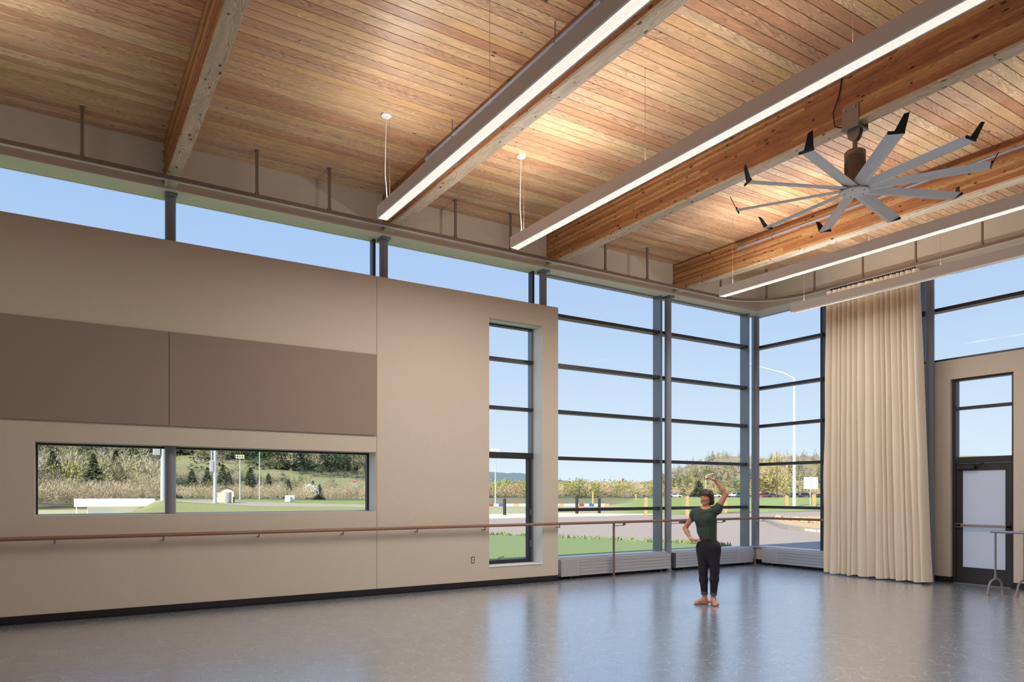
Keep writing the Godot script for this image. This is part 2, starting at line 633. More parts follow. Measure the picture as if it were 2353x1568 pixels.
func build_ceiling() -> void:
	var ce := room("ceiling")
	part("deck", bx(-5.2, 13.262, CEIL + 0.022, CEIL + 0.12, 0.0, 15.2), mats.lamella_3, ce)
	var bays := [[-5.0, 1.18], [1.346, 4.30], [4.467, 7.472], [7.638, 10.65], [10.817, 13.262]]
	rng.seed = 4
	var pitch := 0.1352
	var z0 := 0.065
	for bi in bays.size():
		var runs := [bays[bi]]
		if bi == 0: runs = [[-2.0, 1.18]]
		for run in runs:
			var variants := []
			for k in 7:
				var m := MB.new()
				m.us = Vector2(1 / 3.2, 1 / 0.54)
				m.uo = Vector2(-run[0] / 3.2 + rng.randf() * 0.05, k * 0.143 + 0.03)
				m.cbox(V(run[0], CEIL, -0.0635), V(run[1], CEIL + 0.022, 0.0635), 0.003)
				variants.append(m.mesh(mats.plank_0))
			# the first board against the wall is wider and square-edged
			for row in 57:
				var tone := rng.randi() % 8
				var o := inst("plank", variants[rng.randi() % 7], ce, mats["plank_%d" % tone])
				o.position.z = z0 + pitch * row
	# further back, and left of the window wall's first joint: the same boards joined into one part
	var rest := MB.new()
	rest.us = Vector2(1 / 3.2, 1 / 0.54)
	for bi in bays.size():
		for row in range(0 if bi == 0 else 57, 111):
			rest.uo = Vector2(rng.randf(), rng.randf())
			var x1: float = bays[bi][1]
			if bi == 0 and row < 57: x1 = -2.004
			rest.box(V(bays[bi][0], CEIL, z0 + pitch * row - 0.0635), V(x1, CEIL + 0.022, z0 + pitch * row + 0.0635))
	tag(part("far_planks", rest, mats.plank_1, ce), "", "", "", "stuff")

const BEAM_X := [[1.18, 1.346], [4.30, 4.467], [7.472, 7.638], [10.65, 10.817]]
const COL_X := [1.285, 4.40, 7.525, 10.70]
func build_beams_columns() -> void:
	var labels := ["pale glulam roof beam landing beside the wide low window column", "glulam roof beam with a bolted end behind the hung light above the wall joint",
		"glulam roof beam carrying the ceiling fan", "glulam roof beam with a grey sprinkler pipe along its side"]
	rng.seed = 17
	for i in 4:
		var x0: float = BEAM_X[i][0]
		var x1: float = BEAM_X[i][1]
		var t := thing("glulam_beam", labels[i], "beam", V((x0 + x1) / 2, 5.742, 0.0))
		var hw := (x1 - x0) / 2
		var nl := 15
		var lh := (CEIL - 5.742) / nl
		for k in nl:
			var z := 0.0
			while z < 14.9:
				var e := minf(15.0, z + rng.randf_range(2.2, 5.5))
				if 15.0 - e < 1.0: e = 15.0
				var m := MB.new()
				m.grain = 2
				m.us = Vector2(1 / 3.2, 1 / 0.54)
				m.uo = Vector2(rng.randf(), rng.randf())
				var pr := rng.randf_range(0.0, 0.0012)
				if k == 0:
					m.cbox(V(-hw, 0, z), V(hw, lh, e), 0.004)
				else:
					m.box(V(-hw + pr, k * lh, z), V(hw - pr, (k + 1) * lh, e))
				part("lamella", m, mats.bottom_lamella_lit if k == 0 else mats["lamella_%d" % (rng.randi() % 6)], t)
				z = e
		for k in 4:
			part("bolt", MB.new().tube([V(-hw - 0.022, 0.06 + 0.125 * k, 0.05), V(hw + 0.022, 0.06 + 0.125 * k, 0.05)], 0.014, 8), mats.alu_mid, t)
	var cl := ["round grey steel column standing inside the wide low window", "round grey steel column rising behind the wall at its vertical joint",
		"round grey steel column rising behind the end of the tan wall", "round grey steel column in the middle of the glazed wall"]
	for i in 4:
		column(V(COL_X[i], 0, -0.19), cl[i], true)
	column(V(13.50, 0, -0.2), "round grey steel column in the glazed corner", false)
	column(V(13.44, 0, 3.70), "round grey steel column between the curtain and the door", true)

func column(p: Vector3, label: String, cap: bool) -> void:
	var t := thing("steel_column", label, "column", p)
	part("shaft", MB.new().tube([V(0, 0.0, 0), V(0, 5.66, 0)], 0.07, 24), mats.steel_grey, t)
	part("base_plate", MB.new().lathe([[0.085, 0.0], [0.085, 0.008], [0.07, 0.008]], Vector3.ZERO, 24), mats.steel_grey, t)
	if cap:
		part("cap_plate", bx(-0.075, 0.075, 5.66, 5.705, -0.09, 0.12, 0.004), mats.alu_mid, t)

# ------------------------------------------------------------------ windows
const LEVELS := [1.262, 2.238, 3.115, 3.988, 4.922]
func pane_z(p: Node3D, x0: float, x1: float, y0: float, y1: float, z := GZ) -> void:
	var m := MB.new()
	m.quad(V(x0, y0, z), V(x1, y0, z), V(x1, y1, z), V(x0, y1, z))
	part("pane", m, mats.glass, p)
func pane_x(p: Node3D, z0: float, z1: float, y0: float, y1: float, x := GX) -> void:
	var m := MB.new()
	m.quad(V(x, y0, z0), V(x, y1, z0), V(x, y1, z1), V(x, y0, z1))
	part("pane", m, mats.glass, p)
func build_windows() -> void:
	var dark: Material = mats.alu_dark
	var mid: Material = mats.alu_mid
	# wide low window
	var a := room("window_1")
	pane_z(a, -0.258, 4.195, 1.322, 2.25)
	part("frame", bx(-0.258, 4.195, 2.222, 2.25, -0.4, -0.32), dark, a)
	part("frame", bx(-0.258, 4.195, 1.3235, 1.336, -0.4, -0.325), mats.alu_pale, a)
	for x in [-0.258, 4.169]:
		part("frame", bx(x, x + 0.026, 1.336, 2.222, -0.4, -0.32), dark, a)
	# tall slot window
	var b := room("window_2")
	var ys := [0.35, 2.238, 3.115, 3.988, 4.638]
	for i in 4:
		pane_z(b, 6.3, 7.35, ys[i], ys[i + 1])
	part("frame", bx(6.262, 6.3, 0.342, 4.636, -0.42, -0.302), mid, b)
	part("frame", bx(7.345, 7.384, 0.342, 4.636, -0.42, -0.302), mid, b)
	for y in [3.115, 3.988]:
		part("transom", bx(6.3, 7.38, y, y + 0.058, -0.42, -0.29), dark, b)
	part("transom", bx(6.3, 7.38, 2.238, 2.345, -0.42, -0.29), dark, b)
	part("frame", bx(6.3, 7.345, 4.606, 4.636, -0.42, -0.302), dark, b)
	part("sash", bx(6.3, 7.345, 0.345, 0.41, -0.4, -0.3), dark, b)
	part("sash", bx(7.28, 7.345, 0.41, 2.238, -0.4, -0.3), dark, b)
	part("sash", bx(6.3, 6.36, 0.41, 2.238, -0.4, -0.3), dark, b)
	var h := part("crank_handle", MB.new().tube([V(6.62, 0.41, -0.29), V(6.62, 0.45, -0.27), V(6.72, 0.47, -0.25)], 0.009, 8), mats.metal_brown, b)
	h.set_meta("label", "brown crank handle")
	for y in [0.62, 1.2]:
		part("latch", bx(7.30, 7.325, y, y + 0.12, -0.3, -0.28), mats.alu_mid, b)
	# glazed wall left of the corner, with the clerestory strip above the tan wall
	var c := room("window_3")
	var lev := [0.37] + LEVELS + [SOFFIT]
	var xs := [7.732, 10.5, 13.22]
	for k in 2:
		var x0: float = xs[k] + (0.05 if k else 0.0)
		var x1: float = xs[k + 1]
		for i in 6:
			pane_z(c, x0, x1, lev[i], lev[i + 1])
		for y in LEVELS:
			part("transom", bx(x0, x1 + 0.03, y, y + 0.062, -0.42, -0.235, 0.003), dark, c)
		part("transom", bx(x0, x1, SOFFIT - 0.03, SOFFIT, -0.42, -0.3), mid, c)
	pane_z(c, 13.27, GX, 0.37, SOFFIT)
	for x in [10.5, 13.22]:
		part("mullion", bx(x, x + 0.052, 0.37, SOFFIT, -0.43, -0.2, 0.003), mid, c)
	part("sill", bx(7.732, 13.46, 0.36, 0.402, -0.43, -0.16, 0.004), mats.alu_pale, c)
	var d := room("window_4")
	var cx := [-5.2, -1.9, 1.2, 4.26, 7.36, 7.732]
	for k in 5:
		pane_z(d, cx[k], cx[k + 1], 5.02, SOFFIT)
		if k > 0 and k != 2: part("mullion", bx(cx[k], cx[k] + 0.045, 5.02, SOFFIT, -0.43, -0.29, 0.003), dark, d)
	part("transom", bx(-5.2, 7.732, 5.0, 5.03, -0.43, -0.3), dark, d)
	# glazed wall right of the corner
	var e := room("window_5")
	var zs := [-0.33, 1.43, 3.42, 6.6]
	for k in 3:
		var z0: float = zs[k]
		var z1: float = zs[k + 1]
		for i in 6:
			if k == 2 and i < 4: continue
			pane_x(e, z0, z1, lev[i], lev[i + 1])
		for y in LEVELS:
			if k == 2 and y < 4.5: continue
			part("transom", bx(GX - 0.125, GX + 0.06, y, y + 0.062, z0, z1, 0.003), dark, e)
	for z in [1.43, 3.42]:
		part("mullion", bx(GX - 0.16, GX + 0.07, 0.37, SOFFIT, z, z + 0.052, 0.003), dark, e)
	part("mullion", bx(GX - 0.04, GX + 0.07, 0.37, SOFFIT, -0.43, -0.33), mid, e)
	part("sill", bx(13.42, GX + 0.07, 0.36, 0.402, -0.16, 3.5, 0.004), mats.alu_pale, e)
	part("transom", bx(GX - 0.125, GX + 0.06, 3.99, 4.04, 3.5, 6.6, 0.003), dark, e)

func build_door() -> void:
	var d := room("door_1")
	var dark: Material = mats.alu_dark
	var x0 := 13.60
	var x1 := 13.72
	for z in [4.005, 4.955]:
		part("jamb", bx(x0, x1, 0.0, 3.655, z, z + 0.055, 0.003), dark, d)
	part("head", bx(x0 - 0.01, x1, 2.14, 2.25, 4.06, 4.955, 0.003), dark, d)
	part("transom", bx(x0, x1, 3.10, 3.152, 4.06, 4.955, 0.003), dark, d)
	part("head", bx(x0, x1, 3.62, 3.655, 4.06, 4.955), dark, d)
	pane_x(d, 4.06, 4.955, 2.25, 3.10, 13.66)
	pane_x(d, 4.06, 4.955, 3.152, 3.62, 13.66)
	var l := Node3D.new()
	l.name = "leaf"
	d.add_child(l)
	for z in [4.065, 4.85]:
		part("stile", bx(13.62, 13.665, 0.012, 2.135, z, z + 0.1, 0.003), dark, l)
	part("rail", bx(13.62, 13.665, 0.012, 0.29, 4.165, 4.85, 0.003), dark, l)
	part("rail", bx(13.62, 13.665, 2.01, 2.135, 4.165, 4.85, 0.003), dark, l)
	var m := MB.new()
	m.quad(V(13.64, 0.29, 4.165), V(13.64, 2.01, 4.165), V(13.64, 2.01, 4.85), V(13.64, 0.29, 4.85))
	tag(part("frosted_pane", m, mats.glass_frosted, l), "frosted white glass panel", "")
	part("push_bar", bx(13.555, 13.595, 1.01, 1.055, 4.075, 4.94, 0.006), mats.metal_bright, l)
	part("bar_end", bx(13.555, 13.62, 1.0, 1.065, 4.075, 4.17, 0.006), mats.metal_bright, l)
	part("bar_end", bx(13.555, 13.62, 1.0, 1.065, 4.88, 4.94, 0.006), dark, l)
	part("closer_body", bx(13.54, 13.618, 2.03, 2.095, 4.1, 4.39, 0.008), dark, l)
	part("closer_arm", MB.new().tube([V(13.56, 2.1, 4.33), V(13.55, 2.13, 4.55), V(13.6, 2.17, 4.22)], 0.012, 8), dark, l)
	part("threshold", bx(13.56, 13.74, 0.0, 0.012, 4.06, 4.955), mats.alu_mid, d)

# ------------------------------------------------------------------ hung lights
func build_pendants() -> void:
	var rows := [[3.393, 5.092, "long white linear pendant hung left of the bolted beam"], [5.39, 5.088, "long white linear pendant hung between the two middle beams"],
		[9.695, 5.044, "long white linear pendant hung beyond the ceiling fan"], [11.66, 5.032, "long linear pendant hung in front of the curtain"],
		[-0.9, 5.09, "added linear pendant lighting the unseen end of the room"]]  # this last row is out of view, added for its light
	for i in rows.size():
		var w := 0.148
		var h := 0.152
		var z0 := 2.05
		var z1 := 13.2
		var L := z1 - z0
		var t := thing("pendant_light", rows[i][2], "light", V(rows[i][0], rows[i][1], z0))
		var side: Material = mats.housing
		part("side_panel", bx(0, 0.006, 0, h, 0.006, L, 0.001), side, t)
		part("side_panel", bx(w - 0.006, w, 0, h, 0.006, L, 0.001), side, t)
		part("end_cap", bx(0, w, 0, h, 0, 0.006, 0.0015), side, t)
		part("end_cap", bx(0, w, 0, h, L, L + 0.006, 0.0015), side, t)
		part("lip", bx(0.006, 0.018, 0.0, 0.004, 0.006, L), side, t)
		part("lip", bx(w - 0.018, w - 0.006, 0.0, 0.004, 0.006, L), side, t)
		part("reflector", bx(0.006, w - 0.006, 0.07, 0.076, 0.006, L), mats.white, t)
		var z := 0.006
		while z < L - 0.01:
			var e := minf(z + 1.22, L)
			part("diffuser", bx(0.018, w - 0.018, 0.006, 0.010, z, e - 0.004), mats.diffuser_dim if i == 3 else mats.diffuser, t)
			z = e
		for k in 5:
			var cz := 0.24 + 2.44 * k
			var top: float = CEIL - rows[i][1]
			part("cable", MB.new().tube([V(w / 2, 0.07, cz), V(w / 2, top, cz)], 0.0022, 6), mats.cable, t)
			part("cable_grip", MB.new().tube([V(w / 2, h - 0.01, cz), V(w / 2, h + 0.03, cz)], 0.006, 8), mats.alu_mid, t)
		var top2: float = CEIL - rows[i][1]
		if i < 2 or i > 3:
			part("canopy", MB.new().lathe([[0.0, -0.03], [0.058, -0.03], [0.064, -0.02], [0.064, 0.0]], V(0.03, top2, 0.24), 20), mats.housing, t)
			part("power_cord", MB.new().tube([V(0.03, top2 - 0.03, 0.24), V(0.024, top2 - 0.2, 0.243), V(0.016, top2 * 0.6, 0.242), V(0.013, top2 * 0.38, 0.242), V(0.03, h + 0.12, 0.245), V(0.04, 0.08, 0.245)], 0.0055, 8), mats.housing, t)
		# the light that leaves the diffuser, and an uplight added to brighten the ceiling
		# zones strongest near the glass, standing in for window light
		var ends := [0.0, 1.4, 2.9, 5.6, L]
		var down := [6.0, 3.0, 2.4, 2.4]
		var over := [3.0, 1.5, 1.4, 1.4]
		var share: float = [0.6, 1.15, 1.1, 0.2, 0.22][i]
		var share_up: float = [0.5, 1.0, 1.0, 0.7, 0.5][i]
		for k in 4:
			for up in [false, true]:
				var a := AreaLight3D.new()
				a.name = "added_uplight" if up else "downlight"
				a.area_size = Vector2(w - 0.04, ends[k + 1] - ends[k] - 0.02)
				a.light_color = Color(1.0, 0.975, 0.945)
				a.light_energy = over[k] * share_up if up else down[k] * share
				a.shadow_enabled = true
				a.set("area_range", 40.0)
				t.add_child(a, true)
				a.position = V(w / 2, h + 0.004 if up else 0.002, (ends[k] + ends[k + 1]) / 2)
				a.rotation.x = PI / 2 if up else -PI / 2

func build_fan() -> void:
	var hub := V(7.555, 4.985, 5.893)
	var t := thing("ceiling_fan", "large ten-blade grey ceiling fan with black winglets, clamped under a beam", "fan", hub)
	var body: Material = mats.fan_body
	# clamp plates on both sides of the beam
	for s in [-1, 1]:
		var x: float = s * 0.089
		part("clamp_plate", bx(minf(x, x + s * 0.006), maxf(x, x + s * 0.006), 0.705, 0.965, -0.1, 0.1, 0.001), body, t)
		for q in [[0.92, -0.06], [0.92, 0.06]]:
			part("bolt", MB.new().tube([V(x, q[0], q[1]), V(x + s * 0.02, q[0], q[1])], 0.012, 6), mats.metal_bright, t)
	part("clamp_base", bx(-0.1, 0.1, 0.695, 0.715, -0.1, 0.1, 0.002), mats.alu_mid, t)
	for s in [-1, 1]:
		var poly := PackedVector2Array()
		for k in 13:
			var a := PI + PI * k / 12.0
			poly.append(Vector2(cos(a) * 0.075, sin(a) * 0.115))
		part("swivel_plate", MB.new().prism(poly, V(0, 0, 1), V(0, 1, 0), V(s * 0.03 - 0.004, 0.695, 0), V(0.008, 0, 0)), body, t)
	part("downrod", MB.new().tube([V(0, 0.44, 0), V(0, 0.62, 0)], 0.026, 16), body, t)
	var prof := [[0.0, 0.09], [0.1, 0.09], [0.104, 0.1], [0.104, 0.34]]
	for k in 4:
		prof.append([0.112, 0.345 + k * 0.016])
		prof.append([0.104, 0.353 + k * 0.016])
	prof.append_array([[0.112, 0.41], [0.112, 0.455], [0.1, 0.468], [0.026, 0.47]])
	part("motor", MB.new().lathe(prof, Vector3.ZERO, 28), body, t)
	for k in 28:
		var a := TAU * k / 28
		var m := MB.new()
		m.tube([V(cos(a) * 0.107, 0.11, sin(a) * 0.107), V(cos(a) * 0.107, 0.335, sin(a) * 0.107)], 0.005, 5)
		part("cooling_fin", m, mats.metal_brown, t)
	part("hub", MB.new().lathe([[0.0, 0.0], [0.145, 0.0], [0.15, 0.006], [0.15, 0.014], [0.13, 0.02], [0.13, 0.05], [0.15, 0.055], [0.15, 0.075], [0.11, 0.09]], Vector3.ZERO, 32), mats.housing, t)
	for k in 5:
		var a := TAU * k / 5 + 0.3
		part("screw", MB.new().lathe([[0.0, -0.004], [0.008, -0.004], [0.008, 0.0]], V(cos(a) * 0.11, 0, sin(a) * 0.11), 8), mats.black, t)
	# one blade, copied ten times round the hub: an aerofoil bar, hub end to tip, pitched
	var bl := MB.new()
	var sec := [Vector2(-0.078, 0.004), Vector2(-0.04, 0.014), Vector2(0.02, 0.013), Vector2(0.078, 0.001), Vector2(0.02, -0.004), Vector2(-0.04, -0.005)]
	var pitch := 0.22
	var poly := PackedVector2Array()
	for p in sec:
		poly.append(p.rotated(pitch))
	bl.prism(poly, V(0, 0, 1), V(0, 1, 0), V(0.1, 0.04, 0), V(1.18, 0, 0))
	var bmesh := bl.mesh(mats.fan_blade)
	var wl := MB.new()
	wl.cbox(V(1.272, 0.026, -0.078), V(1.288, 0.056, 0.078), 0.004)
	wl.prism(PackedVector2Array([Vector2(-0.075, 0.0), Vector2(0.02, 0.0), Vector2(-0.045, 0.13), Vector2(-0.095, 0.14)]), V(0, 0, 1), V(0.45, 1, 0), V(1.284, 0.05, 0), V(0.008, 0, 0))
	var wmesh := wl.mesh(mats.black)
	for k in 10:
		var b := inst("blade", bmesh, t)
		b.rotation.y = -deg_to_rad(24.2 + 36.0 * k)
		var wg := inst("winglet", wmesh, b)
		wg.set_meta("label", "upturned black blade tip")
	var cord := [V(-0.095, 0.75, -0.1), V(-0.13, 0.78, -0.16), V(-0.12, 0.95, -0.19), V(-0.1, 1.1, -0.14), V(-0.092, 1.2, -0.12), V(-0.09, 1.32, -0.1)]
	part("power_cord", MB.new().tube(cord, 0.007, 8), mats.black, t)

func build_pipes() -> void:
	var specs := [[10.52, 1.80, "grey sprinkler pipe along the beam behind the fan"], [4.17, 1.9, "grey sprinkler pipe half hidden above the first hung light"]]
	for s in specs:
		var t := thing("sprinkler_pipe", s[2], "pipe", V(s[0], 6.105, 0.0))
		part("pipe", MB.new().tube([V(0, 0, s[1]), V(0, 0, 14.8)], 0.02, 12), mats.steel_grey, t)
		for z in [s[1] + 0.02, s[1] + 3.6, s[1] + 7.2]:
			part("fitting", MB.new().tube([V(0, 0, z - 0.045), V(0, 0, z + 0.045)], 0.029, 12), mats.steel_grey, t)
			part("sprinkler_head", MB.new().lathe([[0.012, 0.0], [0.012, 0.06], [0.022, 0.065], [0.006, 0.075], [0.006, 0.095], [0.02, 0.098], [0.0, 0.102]], V(0, 0, z), 10), mats.metal_brown, t)
		for k in 5:
			var z: float = s[1] + 0.72 + 2.2 * k
			part("hanger", MB.new().tube([V(0, 0, z), V(0, CEIL - 6.105, z)], 0.006, 6), mats.alu_mid, t)
			part("hanger_ring", MB.new().tube([V(0, 0, z - 0.012), V(0, 0, z + 0.012)], 0.027, 12), mats.alu_mid, t)

# ------------------------------------------------------------------ curtain and its track
func track_path() -> Array:
	var p := []
	for x in [-5.0, 0.0, 4.0, 8.0, 11.0]:
		p.append(V(x, 0, 0.47))
	var r := 1.15
	var cc := V(12.84 - r, 0, 0.47 + r)
	for k in 13:
		var a := -PI / 2 + PI / 2 * k / 12.0
		p.append(cc + V(cos(a) * r, 0, sin(a) * r))
	for z in [3.0, 6.0, 10.0, 14.8]:
		p.append(V(12.84, 0, z))
	return p
func ribbon(path: Array, w: float, y0: float, y1: float, off := 0.0) -> MB:
	# a square bar following a level path
	var m := MB.new()
	var L := []
	var R := []
	for i in path.size():
		var d: Vector3 = (path[mini(i + 1, path.size() - 1)] - path[maxi(i - 1, 0)]).normalized()
		var s := d.cross(Vector3.UP)
		L.append(path[i] + s * (off - w / 2))
		R.append(path[i] + s * (off + w / 2))
	var u0 := Vector3.UP * y0
	var u1 := Vector3.UP * y1
	for i in path.size() - 1:
		m.quad(L[i] + u0, L[i + 1] + u0, L[i + 1] + u1, L[i] + u1)
		m.quad(R[i + 1] + u0, R[i] + u0, R[i] + u1, R[i + 1] + u1)
		m.quad(L[i] + u1, L[i + 1] + u1, R[i + 1] + u1, R[i] + u1)
		m.quad(R[i] + u0, R[i + 1] + u0, L[i + 1] + u0, L[i] + u0)
	return m
func build_track_curtain() -> void:
	var t := thing("curtain_track", "brown curtain rail hung from straps along both window walls", "track", V(0, 5.64, 0))
	var p := track_path()
	part("rail", ribbon(p, 0.03, 0.012, 0.065), mats.metal_brown, t)
	part("flange", ribbon(p, 0.012, 0.065, 0.075, -0.022), mats.metal_brown, t)
	part("lower_track", ribbon(p, 0.026, -0.004, 0.012), mats.alu_pale, t)
	var st := []
	for x in [0.232, 2.284, 3.296, 5.355, 6.40, 8.46, 9.50, 11.55]:
		st.append(V(x, 0, 0.47))
	for z in [1.75, 2.77, 3.76, 4.84, 6.0]:
		st.append(V(12.84, 0, z))
	st.append(V(12.53, 0, 0.84))
	for q in st:
		var o := part("strap", bx(q.x - 0.019, q.x + 0.019, 0.06, CEIL - 5.64, q.z - 0.012, q.z + 0.012), mats.metal_brown, t)
		part("foot", bx(q.x - 0.03, q.x + 0.03, CEIL - 5.645, CEIL - 5.64, q.z - 0.04, q.z + 0.03), mats.alu_mid, o)
		part("clip", bx(q.x - 0.025, q.x + 0.025, 0.055, 0.095, q.z - 0.02, q.z + 0.02), mats.metal_brown, o)
	for k in 42:
		var z := 2.12 + 0.0395 * k
		part("carrier", bx(12.825, 12.855, -0.035, 0.0, z - 0.008, z + 0.008), mats.black, t)
	var ct := thing("curtain", "full height cream canvas curtain gathered in deep folds beside the steel column", "curtain", V(12.85, 0, 0))
	# pleats of unequal depth and width; the cloth spreads slightly towards the hem
	rng.seed = 61
	var folds := []
	var acc := 0.0
	for k in 16:
		var w := rng.randf_range(0.65, 1.4)
		folds.append([acc, w, rng.randf_range(0.7, 1.25), rng.randf_range(-0.5, 0.5)])
		acc += w
	var nu := 304
	var nv := 40
	var m := MB.new()
	var wob := noise(62, 0.8, 2)
	var grid := []
	for j in nv + 1:
		var y := lerpf(0.035, 5.6, float(j) / nv)
		var fr := 1.0 - y / 5.62
		for i in nu + 1:
			var s := float(i) / nu
			var q := s * acc
			var f: Array = folds[15]
			for g in folds:
				if q >= g[0] and q <= g[0] + g[1]:
					f = g
					break
			var ph: float = (q - f[0]) / f[1]
			var zz := lerpf(lerpf(1.98, 3.80, s), lerpf(1.92, 3.98, s), fr)
			var amp: float = lerpf(0.045, 0.066 * f[2], smoothstep(0.0, 0.3, fr))
			var wave := (2.0 * pow(absf(sin(ph * PI)), 0.8) - 1.0) * amp
			var sway := wob.get_noise_2d(s * 14.0, y * 0.5) * 0.03 * fr
			zz += f[3] * 0.03 * sin(ph * PI) + wob.get_noise_2d(s * 9.0 + 30.0, y * 0.4) * 0.03 * fr
			grid.append(V(-wave + sway, y + (0.012 * sin(s * 40.0) if j == 0 else 0.0), zz))
	var W := nu + 1
	var nor := []
	for j in nv + 1:
		for i in nu + 1:
			var du: Vector3 = grid[j * W + mini(i + 1, nu)] - grid[j * W + maxi(i - 1, 0)]
			var dv: Vector3 = grid[mini(j + 1, nv) * W + i] - grid[maxi(j - 1, 0) * W + i]
			m.vert(grid[j * W + i], du.cross(dv).normalized(), Vector2(i, j))
	for j in nv:
		for i in nu:
			var a := j * W + i
			m.ix.append_array([a, a + W, a + 1, a + 1, a + W, a + W + 1])
	part("cloth", m, mats.curtain_cloth, ct)

# ------------------------------------------------------------------ barre, heaters, outlet, panels
func build_barre() -> void:
	var t := thing("ballet_barre", "brown wooden ballet barre running along the window wall and round the corner", "barre", V(0, 1.05, 0))
	var z := 0.1
	part("rail", MB.new().tube([V(-4.9, 0, z), V(13.36, 0, z)], 0.0255, 16), mats.barre_wood, t)
	part("rail", MB.new().tube([V(13.36, 0, z), V(13.36, 0, 3.55)], 0.0255, 16), mats.barre_wood, t)
	var bracket := func(x: float, wz: float) -> void:
		var b := part("bracket", bx(x - 0.008, x + 0.008, -0.075, -0.062, wz, z + 0.006), mats.metal_brown, t)
		part("upright", bx(x - 0.008, x + 0.008, -0.062, -0.02, z - 0.006, z + 0.006), mats.metal_brown, b)
	for x in [-1.28, -0.05, 1.17, 2.395, 3.63, 4.86, 6.12, 7.69]:
		bracket.call(x, 0.0)
	# on the glazed part the brackets reach sideways from floor posts and columns
	for q in [[9.04, 9.28], [11.9, 12.12]]:
		var o := part("floor_post", MB.new().tube([V(q[0], -1.05, 0.03), V(q[0], -0.02, 0.03)], 0.022, 14), mats.metal_brown, t)
		part("post_foot", MB.new().lathe([[0.045, -1.05], [0.045, -1.042], [0.022, -1.042]], V(q[0], 0, 0.03), 14), mats.metal_brown, o)
		var arm := part("bracket", bx(q[0], q[1], -0.078, -0.066, 0.03, 0.042), mats.metal_brown, t)
		part("upright", bx(q[1] - 0.014, q[1], -0.066, -0.02, 0.03, 0.1), mats.metal_brown, arm)
	var a2 := part("bracket", bx(10.70, 10.96, -0.078, -0.066, -0.125, -0.11), mats.metal_brown, t)
	part("upright", bx(10.946, 10.96, -0.078, -0.02, -0.12, 0.1), mats.metal_brown, a2)
	var a3 := part("bracket", bx(13.39, 13.45, -0.078, -0.066, -0.12, 0.1), mats.metal_bright, t)
	part("upright", bx(13.37, 13.392, -0.078, -0.02, 0.08, 0.1), mats.metal_bright, a3)

func heater(called: String, label: String, at: Vector3, turn: float, L: float, caps: Array) -> void:
	var t := thing(called, label, "heater", at, turn)
	var m: Material = mats.alu_pale
	for k in 5:
		part("slat", bx(caps[0], L - caps[1], 0.06 + k * 0.061, 0.06 + k * 0.061 + 0.057, 0.0, 0.012, 0.003), m, t)
	part("back_panel", bx(caps[0], L - caps[1], 0.055, 0.36, -0.13, -0.012), mats.alu_mid, t)
	part("top_panel", bx(0, L, 0.362, 0.37, -0.14, 0.014, 0.002), m, t)
	if caps[0] > 0: part("end_cap", bx(0, caps[0] - 0.003, 0.055, 0.362, -0.13, 0.014, 0.004), m, t)
	if caps[1] > 0: part("end_cap", bx(L - caps[1] + 0.003, L, 0.055, 0.362, -0.13, 0.014, 0.004), m, t)
	for x in [0.25, L - 0.25]:
		part("foot", bx(x - 0.02, x + 0.02, 0.0, 0.056, -0.1, -0.02), mats.alu_dark, t)
func build_heaters() -> void:
	heater("baseboard_heater", "louvred metal heater under the glass beside the tan wall", V(7.83, 0, -0.05), 0.0, 2.8, [0.44, 0.0])
	heater("baseboard_heater", "louvred metal heater under the glass behind the dancer", V(10.78, 0, -0.05), 0.0, 2.42, [0.0, 0.55])
	heater("baseboard_heater", "louvred metal heater under the glass left of the curtain", V(13.30, 0, 0.12), -PI / 2, 3.3, [0.45, 0.0])

func build_small() -> void:
	var g := "taupe acoustic panels on the tan wall"
	solo("acoustic_panel", bx(1.247, 4.195, 2.512, 3.782, 0.001, 0.026, 0.003), mats.fabric_taupe, "taupe fabric wall panel ending at the vertical wall joint", "panel", g)
	solo("acoustic_panel", bx(-1.70, 1.241, 2.512, 3.782, 0.001, 0.026, 0.003), mats.fabric_taupe, "taupe fabric wall panel away from the wall joint", "panel", g)
	var o := thing("power_outlet", "small grey steel power outlet low on the tan wall", "outlet", V(5.937, 0.468, 0.0))
	part("plate", bx(-0.036, 0.036, -0.058, 0.058, 0.0, 0.006, 0.002), mats.metal_bright, o)
	for y in [-0.022, 0.022]:
		var s := part("socket", bx(-0.014, 0.014, y - 0.014, y + 0.014, 0.006, 0.009, 0.001), mats.housing, o)
		for x in [-0.006, 0.006]:
			part("slot", bx(x - 0.0012, x + 0.0012, y - 0.003, y + 0.007, 0.009, 0.0095), mats.black, s)
	# free-standing barres by the door
	portable(V(12.585, 0, 5.145), 0.0, "portable barre on arched tube feet standing clear of the door", 0)
	portable(V(12.80, 0, 5.46), 0.0, "portable barre parked closest to the wall beside the door", 1)

